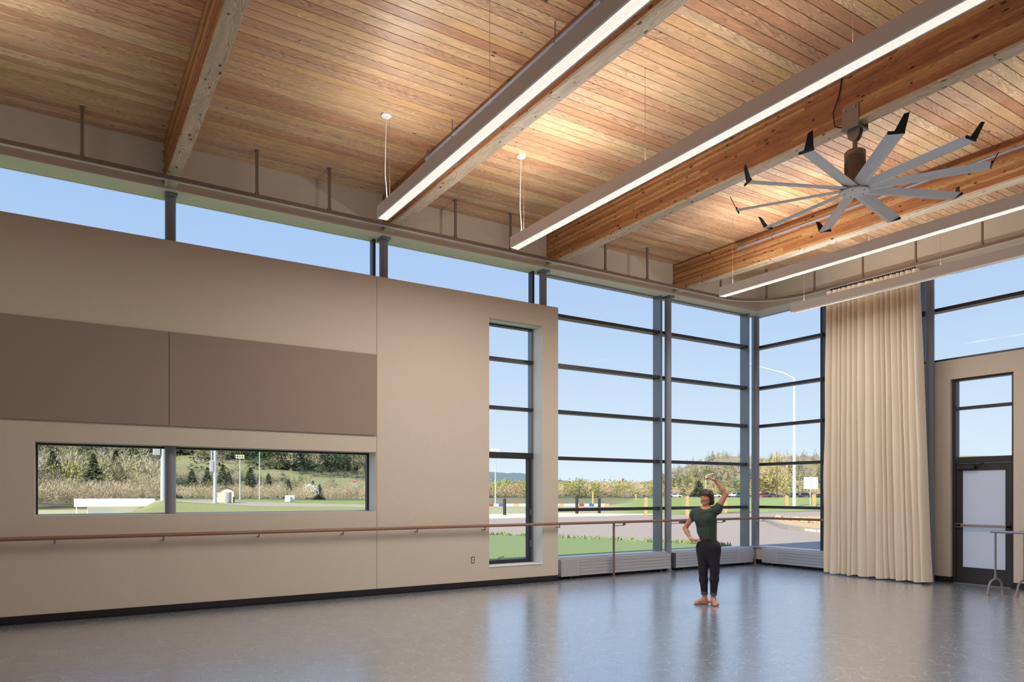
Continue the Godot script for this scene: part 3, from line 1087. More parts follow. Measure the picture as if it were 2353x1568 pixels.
func portable(p: Vector3, turn: float, label: String, kind: int) -> void:
	var t := thing("portable_barre", label, "barre", p, turn)
	# the rail runs along the wall (local +z, out of the frame); each foot is an arch across it
	var m: Material = mats.steel_grey
	var hi := 0.99
	part("rail", MB.new().tube([V(0, hi, -0.07), V(0, hi, 2.3)], 0.021, 14), m, t)
	if kind == 1: part("rail", MB.new().tube([V(0, hi + 0.06, 0.0), V(0, hi + 0.06, 2.3)], 0.021, 14), m, t)
	for z in [0.0, 2.2]:
		var l := part("post", MB.new().tube([V(0, 0.24, z), V(0, hi - 0.01, z)], 0.016, 12), m, t)
		part("collar", MB.new().tube([V(0, 0.235, z), V(0, 0.31, z)], 0.02, 12), m, l)
		var arc := [V(-0.24, 0.03, z), V(-0.232, 0.09, z)]
		for k in 9:
			var a := PI - PI * k / 8.0
			arc.append(V(cos(a) * 0.215, 0.12 + sin(a) * 0.12, z))
		arc.append(V(0.232, 0.09, z))
		arc.append(V(0.24, 0.03, z))
		part("foot_arch", MB.new().tube(arc, 0.017, 12), m, l)
		for x in [-0.24, 0.24]:
			tag(part("foot_tip", MB.new().lathe([[0.0, 0.0], [0.023, 0.0], [0.024, 0.03], [0.02, 0.05], [0.017, 0.05]], V(x, 0, z), 12), mats.rubber_tan, l), "tan rubber tip", "")

# ------------------------------------------------------------------ the dancer: joints with radii, joined by a smooth minimum and meshed as surface nets
func sdf(prims: Array, lo: Vector3, hi: Vector3, cell: float, paint = null) -> MB:
	var nx := int((hi.x - lo.x) / cell) + 2
	var ny := int((hi.y - lo.y) / cell) + 2
	var nz := int((hi.z - lo.z) / cell) + 2
	var f := PackedFloat32Array()
	f.resize(nx * ny * nz)
	f.fill(1.0)
	for p in prims:
		var kind: String = p[0]
		var k: float = p[-1]
		var blo := lo
		var bhi := hi
		var a := Vector3.ZERO
		var b := Vector3.ZERO
		var ra := 0.0
		var rb := 0.0
		var inv := Basis()
		if kind == "c":
			a = p[1]
			b = p[2]
			ra = p[3]
			rb = p[4]
			var mr := maxf(ra, rb) + k + cell * 3
			blo = Vector3(minf(a.x, b.x) - mr, minf(a.y, b.y) - mr, minf(a.z, b.z) - mr)
			bhi = Vector3(maxf(a.x, b.x) + mr, maxf(a.y, b.y) + mr, maxf(a.z, b.z) + mr)
		elif kind == "e" or kind == "s":
			a = p[1]
			b = p[2]
			inv = (p[3] as Basis).inverse()
			var mr := maxf(b.x, maxf(b.y, b.z)) + k + cell * 3
			blo = a - Vector3.ONE * mr
			bhi = a + Vector3.ONE * mr
		var i0 := maxi(0, int((blo.x - lo.x) / cell))
		var i1 := mini(nx - 1, int((bhi.x - lo.x) / cell) + 1)
		var j0 := maxi(0, int((blo.y - lo.y) / cell))
		var j1 := mini(ny - 1, int((bhi.y - lo.y) / cell) + 1)
		var k0 := maxi(0, int((blo.z - lo.z) / cell))
		var k1 := mini(nz - 1, int((bhi.z - lo.z) / cell) + 1)
		var ab := b - a
		var l2 := maxf(ab.length_squared(), 1e-9)
		for z in range(k0, k1 + 1):
			for y in range(j0, j1 + 1):
				for x in range(i0, i1 + 1):
					var q := lo + Vector3(x, y, z) * cell
					var id := (z * ny + y) * nx + x
					var d: float
					if kind == "c":
						var t := clampf((q - a).dot(ab) / l2, 0.0, 1.0)
						d = (q - a - ab * t).length() - lerpf(ra, rb, t)
					elif kind == "p":
						d = q.dot(p[1]) - p[2]
						f[id] = maxf(f[id], d)
						continue
					else:
						var o := inv * (q - a)
						var e := Vector3(o.x / b.x, o.y / b.y, o.z / b.z)
						var g := Vector3(e.x / b.x, e.y / b.y, e.z / b.z)
						var el := e.length()
						d = el * (el - 1.0) / maxf(g.length(), 1e-6)
					var cur := f[id]
					if kind == "s":
						d = -d
						var h2 := maxf(k - absf(cur - d), 0.0) / k
						f[id] = maxf(cur, d) + h2 * h2 * k * 0.25
					else:
						var h := maxf(k - absf(cur - d), 0.0) / k
						f[id] = minf(cur, d) - h * h * k * 0.25
	var m := MB.new()
	var at := {}
	var sx := 1
	var sy := nx
	var sz := nx * ny
	var corner := [0, sx, sy, sx + sy, sz, sx + sz, sy + sz, sx + sy + sz]
	var edges := [[0, 1], [2, 3], [4, 5], [6, 7], [0, 2], [1, 3], [4, 6], [5, 7], [0, 4], [1, 5], [2, 6], [3, 7]]
	for z in nz - 1:
		for y in ny - 1:
			for x in nx - 1:
				var id := (z * ny + y) * nx + x
				var mask := 0
				for c in 8:
					if f[id + corner[c]] < 0.0: mask |= 1 << c
				if mask == 0 or mask == 255: continue
				var s := Vector3.ZERO
				var cnt := 0
				for e in edges:
					var va := f[id + corner[e[0]]]
					var vb := f[id + corner[e[1]]]
					if (va < 0.0) != (vb < 0.0):
						var t := va / (va - vb)
						var pa := Vector3(e[0] & 1, (e[0] >> 1) & 1, e[0] >> 2)
						var pb := Vector3(e[1] & 1, (e[1] >> 1) & 1, e[1] >> 2)
						s += pa.lerp(pb, t)
						cnt += 1
				var pos := lo + (Vector3(x, y, z) + s / cnt) * cell
				var gr := Vector3(f[id + 1] - f[id] + f[id + sx + sy + sz] - f[id + sy + sz], f[id + sy] - f[id] + f[id + sx + sy + sz] - f[id + sx + sz], f[id + sz] - f[id] + f[id + sx + sy + sz] - f[id + sx + sy])
				if paint != null: m.col = paint.call(pos)
				at[id] = m.vert(pos, gr.normalized(), Vector2(pos.x, pos.y))
	var axes := [[sx, sy, sz], [sy, sz, sx], [sz, sx, sy]]
	for z in range(1, nz - 1):
		for y in range(1, ny - 1):
			for x in range(1, nx - 1):
				var id := (z * ny + y) * nx + x
				var v0 := f[id] < 0.0
				for ax in axes:
					if v0 == (f[id + ax[0]] < 0.0): continue
					var q0 = at.get(id - ax[1] - ax[2])
					var q1 = at.get(id - ax[2])
					var q2 = at.get(id)
					var q3 = at.get(id - ax[1])
					if q0 == null or q1 == null or q2 == null or q3 == null: continue
					if v0:
						m.ix.append_array([q0, q2, q1, q0, q3, q2])
					else:
						m.ix.append_array([q0, q1, q2, q0, q2, q3])
	return m

func build_person() -> void:
	# local axes: x to the right of the picture, z towards the camera, metres
	var base := on_y(1622, 1389.5, 0.0)
	var t := thing("person", "person in a green T-shirt and rolled dark jeans, barefoot, one arm arched overhead", "person", base, -YAW)
	var B := Basis()
	var rsh := V(-0.135, 1.315, -0.09)
	var lsh := V(0.135, 1.37, 0.09)
	var rel := V(-0.254, 1.09, -0.19)
	var rwr := V(-0.205, 0.935, -0.05)
	var lel := V(0.25, 1.588, 0.13)
	var lwr := V(0.106, 1.785, 0.11)
	var rhip := V(-0.028, 0.82, -0.05)
	var lhip := V(0.098, 0.82, 0.05)
	var rkn := V(-0.035, 0.47, -0.02)
	var lkn := V(0.112, 0.49, 0.06)
	var ran := V(-0.008, 0.085, -0.03)
	var lan := V(0.1, 0.085, 0.02)
	var turn := Basis(Vector3.UP, -0.62)
	var pel := V(0.035, 0.815, 0.0)
	var wst := V(0.008, 1.06, 0.0)
	var chest := V(-0.005, 1.235, 0.0)
	var neck0 := V(0.0, 1.37, 0.0)
	var head := V(0.008, 1.545, 0.01)
	var neck1 := V(0.004, 1.47, 0.0)
	var fwd := turn * V(0, 0, 1)
	var right := turn * V(1, 0, 0)
	var torso := [["e", pel, V(0.144, 0.15, 0.106), turn, 0.05], ["e", wst, V(0.126, 0.14, 0.095), turn, 0.1], ["e", chest, V(0.145, 0.15, 0.1), turn, 0.08],
		["e", chest + fwd * 0.075 - right * 0.065 + V(0, -0.005, 0), V(0.06, 0.062, 0.055), turn, 0.045], ["e", chest + fwd * 0.075 + right * 0.065 + V(0, 0.01, 0), V(0.06, 0.062, 0.055), turn, 0.045],
		["c", rsh, lsh, 0.052, 0.052, 0.07], ["c", chest + V(0, 0.08, -0.01), neck0 + V(0, 0.01, -0.01), 0.075, 0.055, 0.06], ["c", V(0.0, 1.35, -0.01), neck1, 0.05, 0.044, 0.04]]
	var arms := [["c", rsh, rel, 0.046, 0.034, 0.035], ["c", rel, rel.lerp(rwr, 0.35), 0.034, 0.034, 0.02], ["c", rel.lerp(rwr, 0.35), rwr, 0.034, 0.022, 0.02],
		["c", lsh, lel, 0.05, 0.036, 0.035], ["c", lel, lel.lerp(lwr, 0.35), 0.036, 0.035, 0.02], ["c", lel.lerp(lwr, 0.35), lwr, 0.035, 0.022, 0.02]]
	var bum := [["e", pel - fwd * 0.045 - right * 0.055 + V(0, -0.06, 0), V(0.073, 0.09, 0.075), turn, 0.08], ["e", pel - fwd * 0.045 + right * 0.055 + V(0, -0.06, 0), V(0.073, 0.09, 0.075), turn, 0.08]]
	var legs := bum + [["c", rhip, rkn, 0.088, 0.052, 0.05], ["c", rkn, rkn.lerp(ran, 0.3), 0.05, 0.051, 0.03], ["c", rkn.lerp(ran, 0.3), ran, 0.051, 0.033, 0.03],
		["c", lhip, lkn, 0.092, 0.054, 0.05], ["c", lkn, lkn.lerp(lan, 0.3), 0.052, 0.053, 0.03], ["c", lkn.lerp(lan, 0.3), lan, 0.053, 0.033, 0.03]]
	# bare feet: heel, instep, ball, five toes
	var foot := func(an: Vector3, dir: Vector3, sgn: float) -> Array:
		var side := dir.cross(Vector3.UP) * sgn
		var heel := V(an.x, 0.032, an.z) - dir * 0.035
		var ball := V(an.x, 0.022, an.z) + dir * 0.125
		var r := [["c", an + V(0, 0.02, 0), an - V(0, 0.045, 0), 0.035, 0.034, 0.03], ["c", heel, heel + dir * 0.05, 0.032, 0.03, 0.03], ["c", an - V(0, 0.02, 0) + dir * 0.02, ball + side * 0.012, 0.036, 0.02, 0.03],
			["c", heel + dir * 0.04, ball - side * 0.02, 0.026, 0.018, 0.03], ["c", ball - side * 0.03, ball + side * 0.032, 0.018, 0.021, 0.02]]
		for k in 5:
			var o := ball + side * (0.034 - 0.0165 * k) - dir * (0.004 * k)
			r.append(["c", o - V(0, 0.004, 0), o + dir * (0.048 - 0.006 * k) - V(0, 0.008, 0), 0.0125 - 0.001 * k, 0.0105 - 0.001 * k, 0.006])
		return r
	var feet: Array = foot.call(ran, V(-0.93, 0, 0.1).normalized(), -1.0) + foot.call(lan, V(0.02, 0, 1).normalized(), 1.0)
	var body := sdf(torso + arms + legs, V(-0.34, 0.06, -0.32), V(0.34, 1.85, 0.3), 0.0125)
	# hands on a finer grid: palm, four fingers of unequal length with two bends, thumb from the side of the palm
	var hand := func(wr: Vector3, fore: Vector3, dir: Vector3, palm_n: Vector3, thumb: float, curl: float) -> MB:
		var sd := dir.cross(palm_n).normalized() * thumb
		var r := [["c", wr + (fore - wr).normalized() * 0.06, wr + dir * 0.01, 0.0245, 0.021, 0.01]]
		for k in 4:
			r.append(["c", wr + sd * (0.012 - 0.008 * k), wr + dir * 0.082 + sd * (0.027 - 0.018 * k), 0.0155, 0.0105, 0.014])
		var lens := [0.068, 0.076, 0.07, 0.055]
		for k in 4:
			var p0 := wr + dir * (0.082 if k < 3 else 0.076) + sd * (0.027 - 0.018 * k)
			var c := curl + 0.06 * k
			var d1 := (dir * cos(c) + palm_n * sin(c)).normalized()
			var d2 := (dir * cos(c * 2.0) + palm_n * sin(c * 2.0)).normalized()
			var p1: Vector3 = p0 + d1 * lens[k] * 0.5
			var p2: Vector3 = p1 + d2 * lens[k] * 0.5
			r.append(["c", p0, p1, 0.0095, 0.0085, 0.006])
			r.append(["c", p1, p2, 0.0085, 0.0068, 0.003])
		var t0 := wr + dir * 0.025 + sd * 0.02
		var t1 := t0 + (dir * 0.7 + sd * 0.75 + palm_n * 0.35).normalized() * 0.042
		var t2 := t1 + (dir * 0.95 + sd * 0.25 + palm_n * 0.25).normalized() * 0.034
		r.append(["c", t0, t1, 0.0145, 0.0105, 0.012])
		r.append(["c", t1, t2, 0.0105, 0.008, 0.004])
		var lo := wr - Vector3.ONE * 0.2
		var hi := wr + Vector3.ONE * 0.2
		return sdf(r, lo, hi, 0.0042)
	var add := func(m: MB) -> void:
		var off := body.v.size()
		body.v.append_array(m.v)
		body.n.append_array(m.n)
		body.uv.append_array(m.uv)
		body.c.append_array(m.c)
		for i in m.ix:
			body.ix.append(i + off)
	var hl := (V(0.03, 1.822, 0.11) - lwr).normalized()
	add.call(hand.call(lwr, lel, hl, (V(-0.25, -1, 0.1) - hl * hl.dot(V(-0.25, -1, 0.1))).normalized(), 1.0, 0.34))
	var hr := V(0.93, -0.16, 0.3).normalized()
	add.call(hand.call(rwr, rel, hr, (V(0.1, 1, 0.3) - hr * hr.dot(V(0.1, 1, 0.3))).normalized(), 1.0, 0.12))
	add.call(sdf(feet, V(-0.33, -0.004, -0.2), V(0.22, 0.16, 0.26), 0.006))
	# head: built facing +z, then turned to her right and tipped down a little
	var hb := Basis(Vector3.UP, -0.86) * Basis(Vector3.RIGHT, 0.06) * Basis(V(0, 0, 1), -0.04)
	var hp := func(x: float, y: float, z: float) -> Vector3: return head + hb * V(x, y, z)
	var hd := [["e", hp.call(0, 0.028, -0.012), V(0.071, 0.086, 0.09), hb, 0.02], ["e", hp.call(0, -0.03, 0.03), V(0.058, 0.075, 0.058), hb, 0.03], ["c", hp.call(0, -0.083, 0.066), hp.call(0, -0.086, 0.06), 0.019, 0.021, 0.025],
		["c", hp.call(-0.042, -0.052, 0.012), hp.call(0, -0.084, 0.055), 0.02, 0.018, 0.025], ["c", hp.call(0.042, -0.052, 0.012), hp.call(0, -0.084, 0.055), 0.02, 0.018, 0.025],
		["c", hp.call(-0.034, 0.022, 0.07), hp.call(0.034, 0.022, 0.07), 0.011, 0.011, 0.02], ["c", hp.call(-0.036, -0.02, 0.06), hp.call(-0.03, -0.018, 0.062), 0.017, 0.017, 0.02], ["c", hp.call(0.036, -0.02, 0.06), hp.call(0.03, -0.018, 0.062), 0.017, 0.017, 0.02],
		["s", hp.call(-0.031, 0.004, 0.092), V(0.016, 0.011, 0.014), hb, 0.01], ["s", hp.call(0.031, 0.004, 0.092), V(0.016, 0.011, 0.014), hb, 0.01],
		["e", hp.call(-0.031, 0.002, 0.071), V(0.0125, 0.0105, 0.011), hb, 0.003], ["e", hp.call(0.031, 0.002, 0.071), V(0.0125, 0.0105, 0.011), hb, 0.003],
		["c", hp.call(0, 0.012, 0.082), hp.call(0, -0.026, 0.1), 0.0075, 0.0105, 0.008], ["e", hp.call(-0.011, -0.03, 0.089), V(0.008, 0.007, 0.009), hb, 0.006], ["e", hp.call(0.011, -0.03, 0.089), V(0.008, 0.007, 0.009), hb, 0.006],
		["c", hp.call(-0.018, -0.0555, 0.079), hp.call(0, -0.053, 0.087), 0.005, 0.0068, 0.004], ["c", hp.call(0.018, -0.0555, 0.079), hp.call(0, -0.053, 0.087), 0.005, 0.0068, 0.004], ["c", hp.call(-0.014, -0.063, 0.08), hp.call(0.014, -0.063, 0.08), 0.006, 0.006, 0.004],
		["e", hp.call(-0.072, -0.006, -0.004), V(0.008, 0.03, 0.018), hb, 0.008], ["e", hp.call(0.072, -0.006, -0.004), V(0.008, 0.03, 0.018), hb, 0.008],
		["c", neck1 + V(0, -0.05, -0.01), hp.call(0, -0.03, -0.02), 0.046, 0.046, 0.03]]
	var hinv := hb.inverse()
	var paint := func(p: Vector3) -> Color:
		var q := hinv * (p - head)
		if q.z > 0.04:
			if absf(q.x) < 0.024 and q.y > -0.069 and q.y < -0.049 and q.z > 0.07: return Color(0.86, 0.62, 0.62)
			for s in [-1.0, 1.0]:
				var e := Vector2(q.x - s * 0.031, q.y - 0.002)
				if e.length() < 0.0055: return Color(0.12, 0.09, 0.08)
				if absf(e.x) < 0.012 and absf(e.y) < 0.0075: return Color(1.15, 1.4, 1.5)
				if absf(e.x) < 0.02 and q.y > 0.02 and q.y < 0.0285: return Color(0.5, 0.4, 0.36)
		return Color.WHITE
	add.call(sdf(hd, head - Vector3.ONE * 0.145, head + V(0.135, 0.14, 0.135), 0.0042, paint))
	part("body", body, mats.skin, t)
	# hair: a chin-length bob with a heavy fringe
	var hr2 := [["e", hp.call(0, 0.036, -0.018), V(0.081, 0.088, 0.095), hb, 0.01], ["c", hp.call(-0.074, 0.03, 0.0), hp.call(-0.07, -0.075, -0.002), 0.026, 0.022, 0.03], ["c", hp.call(0.074, 0.03, 0.0), hp.call(0.07, -0.075, -0.002), 0.026, 0.022, 0.03],
		["e", hp.call(0, -0.015, -0.06), V(0.08, 0.085, 0.052), hb, 0.03], ["c", hp.call(-0.05, -0.075, -0.05), hp.call(0.05, -0.075, -0.05), 0.04, 0.04, 0.03],
		["s", hp.call(0, -0.05, 0.085), V(0.06, 0.085, 0.075), hb, 0.012], ["c", hp.call(-0.055, 0.045, 0.062), hp.call(0.05, 0.052, 0.062), 0.02, 0.024, 0.015], ["c", hp.call(-0.04, 0.03, 0.074), hp.call(0.02, 0.045, 0.078), 0.009, 0.014, 0.012]]
	tag(part("hair", sdf(hr2, head - Vector3.ONE * 0.16, head + V(0.15, 0.16, 0.15), 0.0055), mats.hair, t), "dark brown chin-length hair with a fringe", "")
	# T-shirt: the torso and upper sleeves, a little larger, cut at hem, neck and sleeve ends
	var big := func(list: Array, o: float) -> Array:
		var out := []
		for p in list:
			var q: Array = p.duplicate()
			if q[0] == "c":
				q[3] += o
				q[4] += o
			else:
				q[2] += Vector3.ONE * o
			out.append(q)
		return out
	var sr := rsh.lerp(rel, 0.42)
	var sl := lsh.lerp(lel, 0.36)
	var tee: Array = big.call(torso.slice(0, 6), 0.011) + [["c", chest + V(0, 0.08, -0.01), V(0.0, 1.345, -0.01), 0.085, 0.06, 0.06]] + [["c", rsh, sr, 0.057, 0.05, 0.04], ["c", lsh, sl, 0.06, 0.054, 0.04]]
	# soft folds running from the raised shoulder across the chest
	for k in 5:
		tee.append(["c", chest + fwd * 0.11 - right * (0.11 - 0.02 * k) + V(0, 0.06 - 0.035 * k, 0), chest + fwd * 0.085 + right * 0.1 + V(0, 0.12 - 0.05 * k, 0), 0.006, 0.004, 0.03])
	for k in 4:
		tee.append(["c", wst + fwd * 0.098 + right * (-0.06 + 0.04 * k) + V(0, -0.1, 0), wst + fwd * 0.095 + right * (-0.02 + 0.03 * k) + V(0, 0.09, 0), 0.006, 0.003, 0.025])
	tee.append(["p", V(0.03, -1, 0).normalized(), -0.938, 0.0])
	tee.append(["s", V(-0.005, 1.415, 0.02), V(0.08, 0.055, 0.085), turn, 0.01])
	tee.append(["p", (sl - lsh).normalized(), (sl - lsh).normalized().dot(sl), 0.0])
	tee.append(["p", (sr - rsh).normalized() * 0.6 + V(-0.8, 0, 0), ((sr - rsh).normalized() * 0.6 + V(-0.8, 0, 0)).dot(sr), 0.0])
	part("t_shirt", sdf(tee, V(-0.3, 0.9, -0.25), V(0.3, 1.56, 0.26), 0.01), mats.shirt_green, t)
	var cuff := 0.205
	var jn: Array = big.call([torso[0], torso[1]] + legs, 0.008) + [["p", V(-0.03, 1, 0).normalized(), 0.935, 0.0], ["p", V(0, -1, 0), -0.15, 0.0]]
	part("jeans", sdf(jn, V(-0.26, 0.13, -0.26), V(0.3, 1.0, 0.26), 0.0115), mats.denim, t)
	for a in [[rkn, ran], [lkn, lan]]:
		var kk: Vector3 = a[0]
		var an: Vector3 = a[1]
		var d := (an - kk).normalized()
		var lvl := func(y: float) -> Vector3: return kk + d * ((y - kk.y) / d.y)
		part("cuff", MB.new().tube([lvl.call(cuff + 0.005), lvl.call(cuff - 0.002), lvl.call(0.142), lvl.call(0.138)], 0.0475, 20), mats.denim_cuff, t)
	part("wrist_band", MB.new().tube([rwr + V(-0.004, 0.022, -0.015), rwr + V(0.0, 0.008, -0.006)], 0.0275, 16), mats.white, t)

# ------------------------------------------------------------------ outdoors
var hn := noise(71, 0.004, 4)
func lin(r: int, g: int, b: int) -> Color:
	return Color8(r, g, b).srgb_to_linear()
func azimuth(px: float) -> float:
	return rad_to_deg(atan((px - CX) / F) + YAW)
func polar(a: float, r: float) -> Vector3:
	return V(sin(deg_to_rad(a)) * r, 0, CAM.z - cos(deg_to_rad(a)) * r)
func bump(x: float, c: float, w: float) -> float:
	var t := (x - c) / w
	return exp(-t * t)
const RIDGE := [[38, 14], [43.6, 24], [45, 35], [46.2, 43], [47.3, 50], [48.5, 60], [49.3, 61], [50.5, 59], [52, 55], [53.5, 58], [54.6, 57], [56, 56], [60, 56], [70, 50]]
func ridge(a: float) -> float:
	for i in RIDGE.size() - 1:
		if a < RIDGE[i + 1][0]:
			return lerpf(RIDGE[i][1], RIDGE[i + 1][1], clampf((a - RIDGE[i][0]) / (RIDGE[i + 1][0] - RIDGE[i][0]), 0, 1))
	return 50.0
const MOUND := [[-9, -0.2], [1, -0.5], [2.6, -0.3], [3.95, 0.33], [5.8, 0.95], [6.6, 0.95], [7.5, 0.75], [9.4, 0.52], [13.1, 0.15], [20.8, -0.1], [30, -0.12]]
func mound(a: float) -> float:
	for i in MOUND.size() - 1:
		if a < MOUND[i + 1][0]:
			return lerpf(MOUND[i][1], MOUND[i + 1][1], clampf((a - MOUND[i][0]) / (MOUND[i + 1][0] - MOUND[i][0]), 0, 1))
	return -0.12
func H(a: float, r: float) -> float:
	var left := 1.0 - smoothstep(21.0, 28.0, a)
	var right := smoothstep(40.0, 45.0, a)
	var p := polar(a, r)
	var nz := hn.get_noise_2d(p.x, p.z)
	var far := smoothstep(200, 600, r)
	var hl := lerpf(-0.12, mound(a), bump(r, 84, 15)) - 2.4 * smoothstep(66, 95, r) * (1.0 - smoothstep(3.0, 6.5, a)) * (1.0 - smoothstep(170, 260, r))
	hl += 0.5 * smoothstep(95, 150, r) * (1.0 - smoothstep(8.0, 21.0, a)) + 100.0 * smoothstep(230, 1150, r) + far * nz * 9.0
	var hr := -0.12 + 1.0 * smoothstep(58, 118, r) - 0.65 * smoothstep(125, 190, r) + ridge(a) * smoothstep(380, 1200, r) + far * nz * 3.0
	var hm := -0.12 - 0.35 * smoothstep(62, 80, r) + 2.0 * smoothstep(130, 300, r) + 12.0 * smoothstep(300, 1100, r)
	return left * hl + right * hr + (1.0 - left - right) * hm
func where(p: Vector3) -> Vector2:
	return Vector2(rad_to_deg(atan2(p.x, CAM.z - p.z)), Vector2(p.x, p.z - CAM.z).length())
func ground_hit(px: float, py: float) -> Vector3:
	# the point of the terrain that the pixel shows
	var d := 38.0
	var p := Vector3.ZERO
	while d < 1500.0:
		p = at_depth(px, py, d)
		var q := where(p)
		if p.y <= H(q.x, q.y): return p
		d *= 1.004
	return p
func stand(px: float, d: float) -> Vector3:
	var p := at_depth(px, HY, d)
	var q := where(p)
	p.y = H(q.x, q.y)
	return p
const MEADOW := [[300, 1046, 1086], [400, 1045, 1088], [460, 1058, 1089], [520, 1063, 1091], [580, 1069, 1093], [640, 1079, 1100], [700, 1090, 1112], [760, 1096, 1120], [860, 1104, 1128]]
func seen_at(a: float, r: float) -> Vector2:
	var off := deg_to_rad(a) - YAW
	return Vector2(CX + F * tan(off), HY - F * (H(a, r) - CAM.y) / (r * cos(off)))
func meadow(a: float, r: float) -> float:
	# pasture on the left hill, its hedges traced from where they lie on the slope
	if a > 23.0 or r < 230.0: return 0.0
	var q := seen_at(a, r)
	var n := hn.get_noise_2d(a * 60.0, r * 0.8) * 5.0
	for i in MEADOW.size() - 1:
		if q.x >= MEADOW[i][0] and q.x < MEADOW[i + 1][0]:
			var t: float = (q.x - MEADOW[i][0]) / (MEADOW[i + 1][0] - MEADOW[i][0])
			var up: float = lerpf(MEADOW[i][1], MEADOW[i + 1][1], t) + n
			var lo: float = lerpf(MEADOW[i][2], MEADOW[i + 1][2], t) + n
			return smoothstep(300, 345, q.x + n * 4.0) * smoothstep(up - 1.5, up + 1.5, q.y) * (1.0 - smoothstep(lo - 1.5, lo + 1.5, q.y))
	return 0.0
func terrain_colour(a: float, r: float) -> Color:
	var p := polar(a, r)
	var n := hn.get_noise_2d(p.x * 6.0, p.z * 6.0) * 0.5 + 0.5
	var n2 := hn.get_noise_2d(p.x * 30.0, p.z * 30.0) * 0.5 + 0.5
	var c: Color
	if a < 23.0:
		if r < 93.0: c = lin(148, 160, 78).lerp(lin(196, 188, 136), n * 0.8)
		elif a < 5.0 and r < 185.0: c = lin(206, 202, 152)
		elif r < 150.0 - maxf(0.0, a - 6.0) * 2.4: c = lin(208, 192, 172).lerp(lin(186, 172, 150), n2)
		elif r < 176.0: c = lin(150, 172, 90)
		else:
			c = lin(140, 132, 104).lerp(lin(112, 116, 80), n)
			c = c.lerp(lin(146, 158, 96).lerp(lin(170, 162, 116), n), meadow(a, r))
	elif a < 42.0:
		if r < 135.0: c = lin(176, 184, 122).lerp(lin(200, 192, 160), n)
		else: c = lin(150, 140, 108).lerp(lin(132, 136, 96), n)
	else:
		var r0 := 41.1 / cos(deg_to_rad(a))
		if r < r0 * 1.05 and a < 51.5: c = lin(156, 122, 96)
		elif r < 200.0: c = lin(152, 172, 88).lerp(lin(180, 194, 118), n2)
		elif r < 330.0: c = lin(150, 144, 138)
		else: c = lin(176, 158, 132).lerp(lin(136, 138, 96), 1.0 if n > 0.62 else 0.0)
	if a > 23.0 and a < 46.0:
		c = c.lerp(lin(154, 174, 90), smoothstep(39.5, 43, a) * (1.0 - smoothstep(150, 200, r)))
	return c

func crown(kind: String, n: int, sd: int, c0: Color, c1: Color) -> MB:
	# leaves and twigs as loose small faces; unit height, foot at the origin
	var g := RandomNumberGenerator.new()
	g.seed = sd
	var m := MB.new()
	for i in n:
		var ang := g.randf() * TAU
		var out := V(cos(ang), 0, sin(ang))
		var sd2 := V(-sin(ang), 0, cos(ang))
		m.col = c0.lerp(c1, g.randf())
		if kind == "conifer":
			var t := pow(g.randf(), 1.25)
			var lay := floorf(t * 13.0) / 13.0
			var rad := (1.0 - t) * 0.235 * (0.25 + 0.75 * sqrt(g.randf())) * (0.75 + 0.5 * (1.0 - (t - lay) * 13.0)) + 0.006
			var c := out * rad + V(0, 0.05 + 0.93 * t, 0)
			var s := 0.028 + 0.045 * (1.0 - t)
			var dir := (out + V(0, g.randf_range(-0.65, 0.15), 0)).normalized()
			sd2 = (sd2 + V(0, g.randf_range(-0.4, 0.4), 0)).normalized()
			m.tri(c - sd2 * s * 0.55, c + sd2 * s * 0.55, c + dir * s * 1.7)
		else:
			var u := pow(g.randf(), 0.45)
			var v := acos(g.randf_range(-0.75, 1.0))
			var c := V(sin(v) * cos(ang) * 0.4, cos(v) * 0.46, sin(v) * sin(ang) * 0.4) * u + V(0, 0.52, 0)
			var s := 0.05 if kind == "leafy" else 0.075
			var dir := (c - V(0, 0.25, 0) + V(g.randf_range(-0.3, 0.3), g.randf_range(-0.2, 0.4), g.randf_range(-0.3, 0.3))).normalized()
			var w := 0.55 if kind == "leafy" else 0.11
			var sv := dir.cross(V(g.randf_range(-1, 1), g.randf_range(-1, 1), g.randf_range(-1, 1))).normalized()
			m.tri(c - sv * s * w, c + sv * s * w, c + dir * s * 1.5)
	return m
func scatter(called: String, label: String, category: String, me: Mesh, spots: Array) -> void:
	# spots: [place, height, width factor, tint]
	var mm := MultiMesh.new()
	mm.transform_format = MultiMesh.TRANSFORM_3D
	mm.use_colors = true
	mm.mesh = me
	mm.instance_count = spots.size()
	for i in spots.size():
		var q: Array = spots[i]
		mm.set_instance_transform(i, Transform3D(Basis(Vector3.UP, rng.randf() * TAU).scaled(V(q[1] * q[2], q[1], q[1] * q[2])), q[0]))
		mm.set_instance_color(i, q[3])
	var o := MultiMeshInstance3D.new()
	o.name = numbered(called)
	o.multimesh = mm
	add_child(o)
	tag(o, label, category, "", "stuff")
func tree(called: String, label: String, at: Vector3, h: float, wide: float, me: Mesh, group: String, trunk := true) -> void:
	var t := thing(called, label, "tree", at, rng.randf() * TAU, group)
	var f := inst("foliage", me, t)
	f.scale = V(h * wide, h, h * wide)
	if trunk: part("trunk", MB.new().tube([V(0, -0.5, 0), V(0, h * 0.8, 0)], h * 0.018, 7, h * 0.004), mats.bark, t)

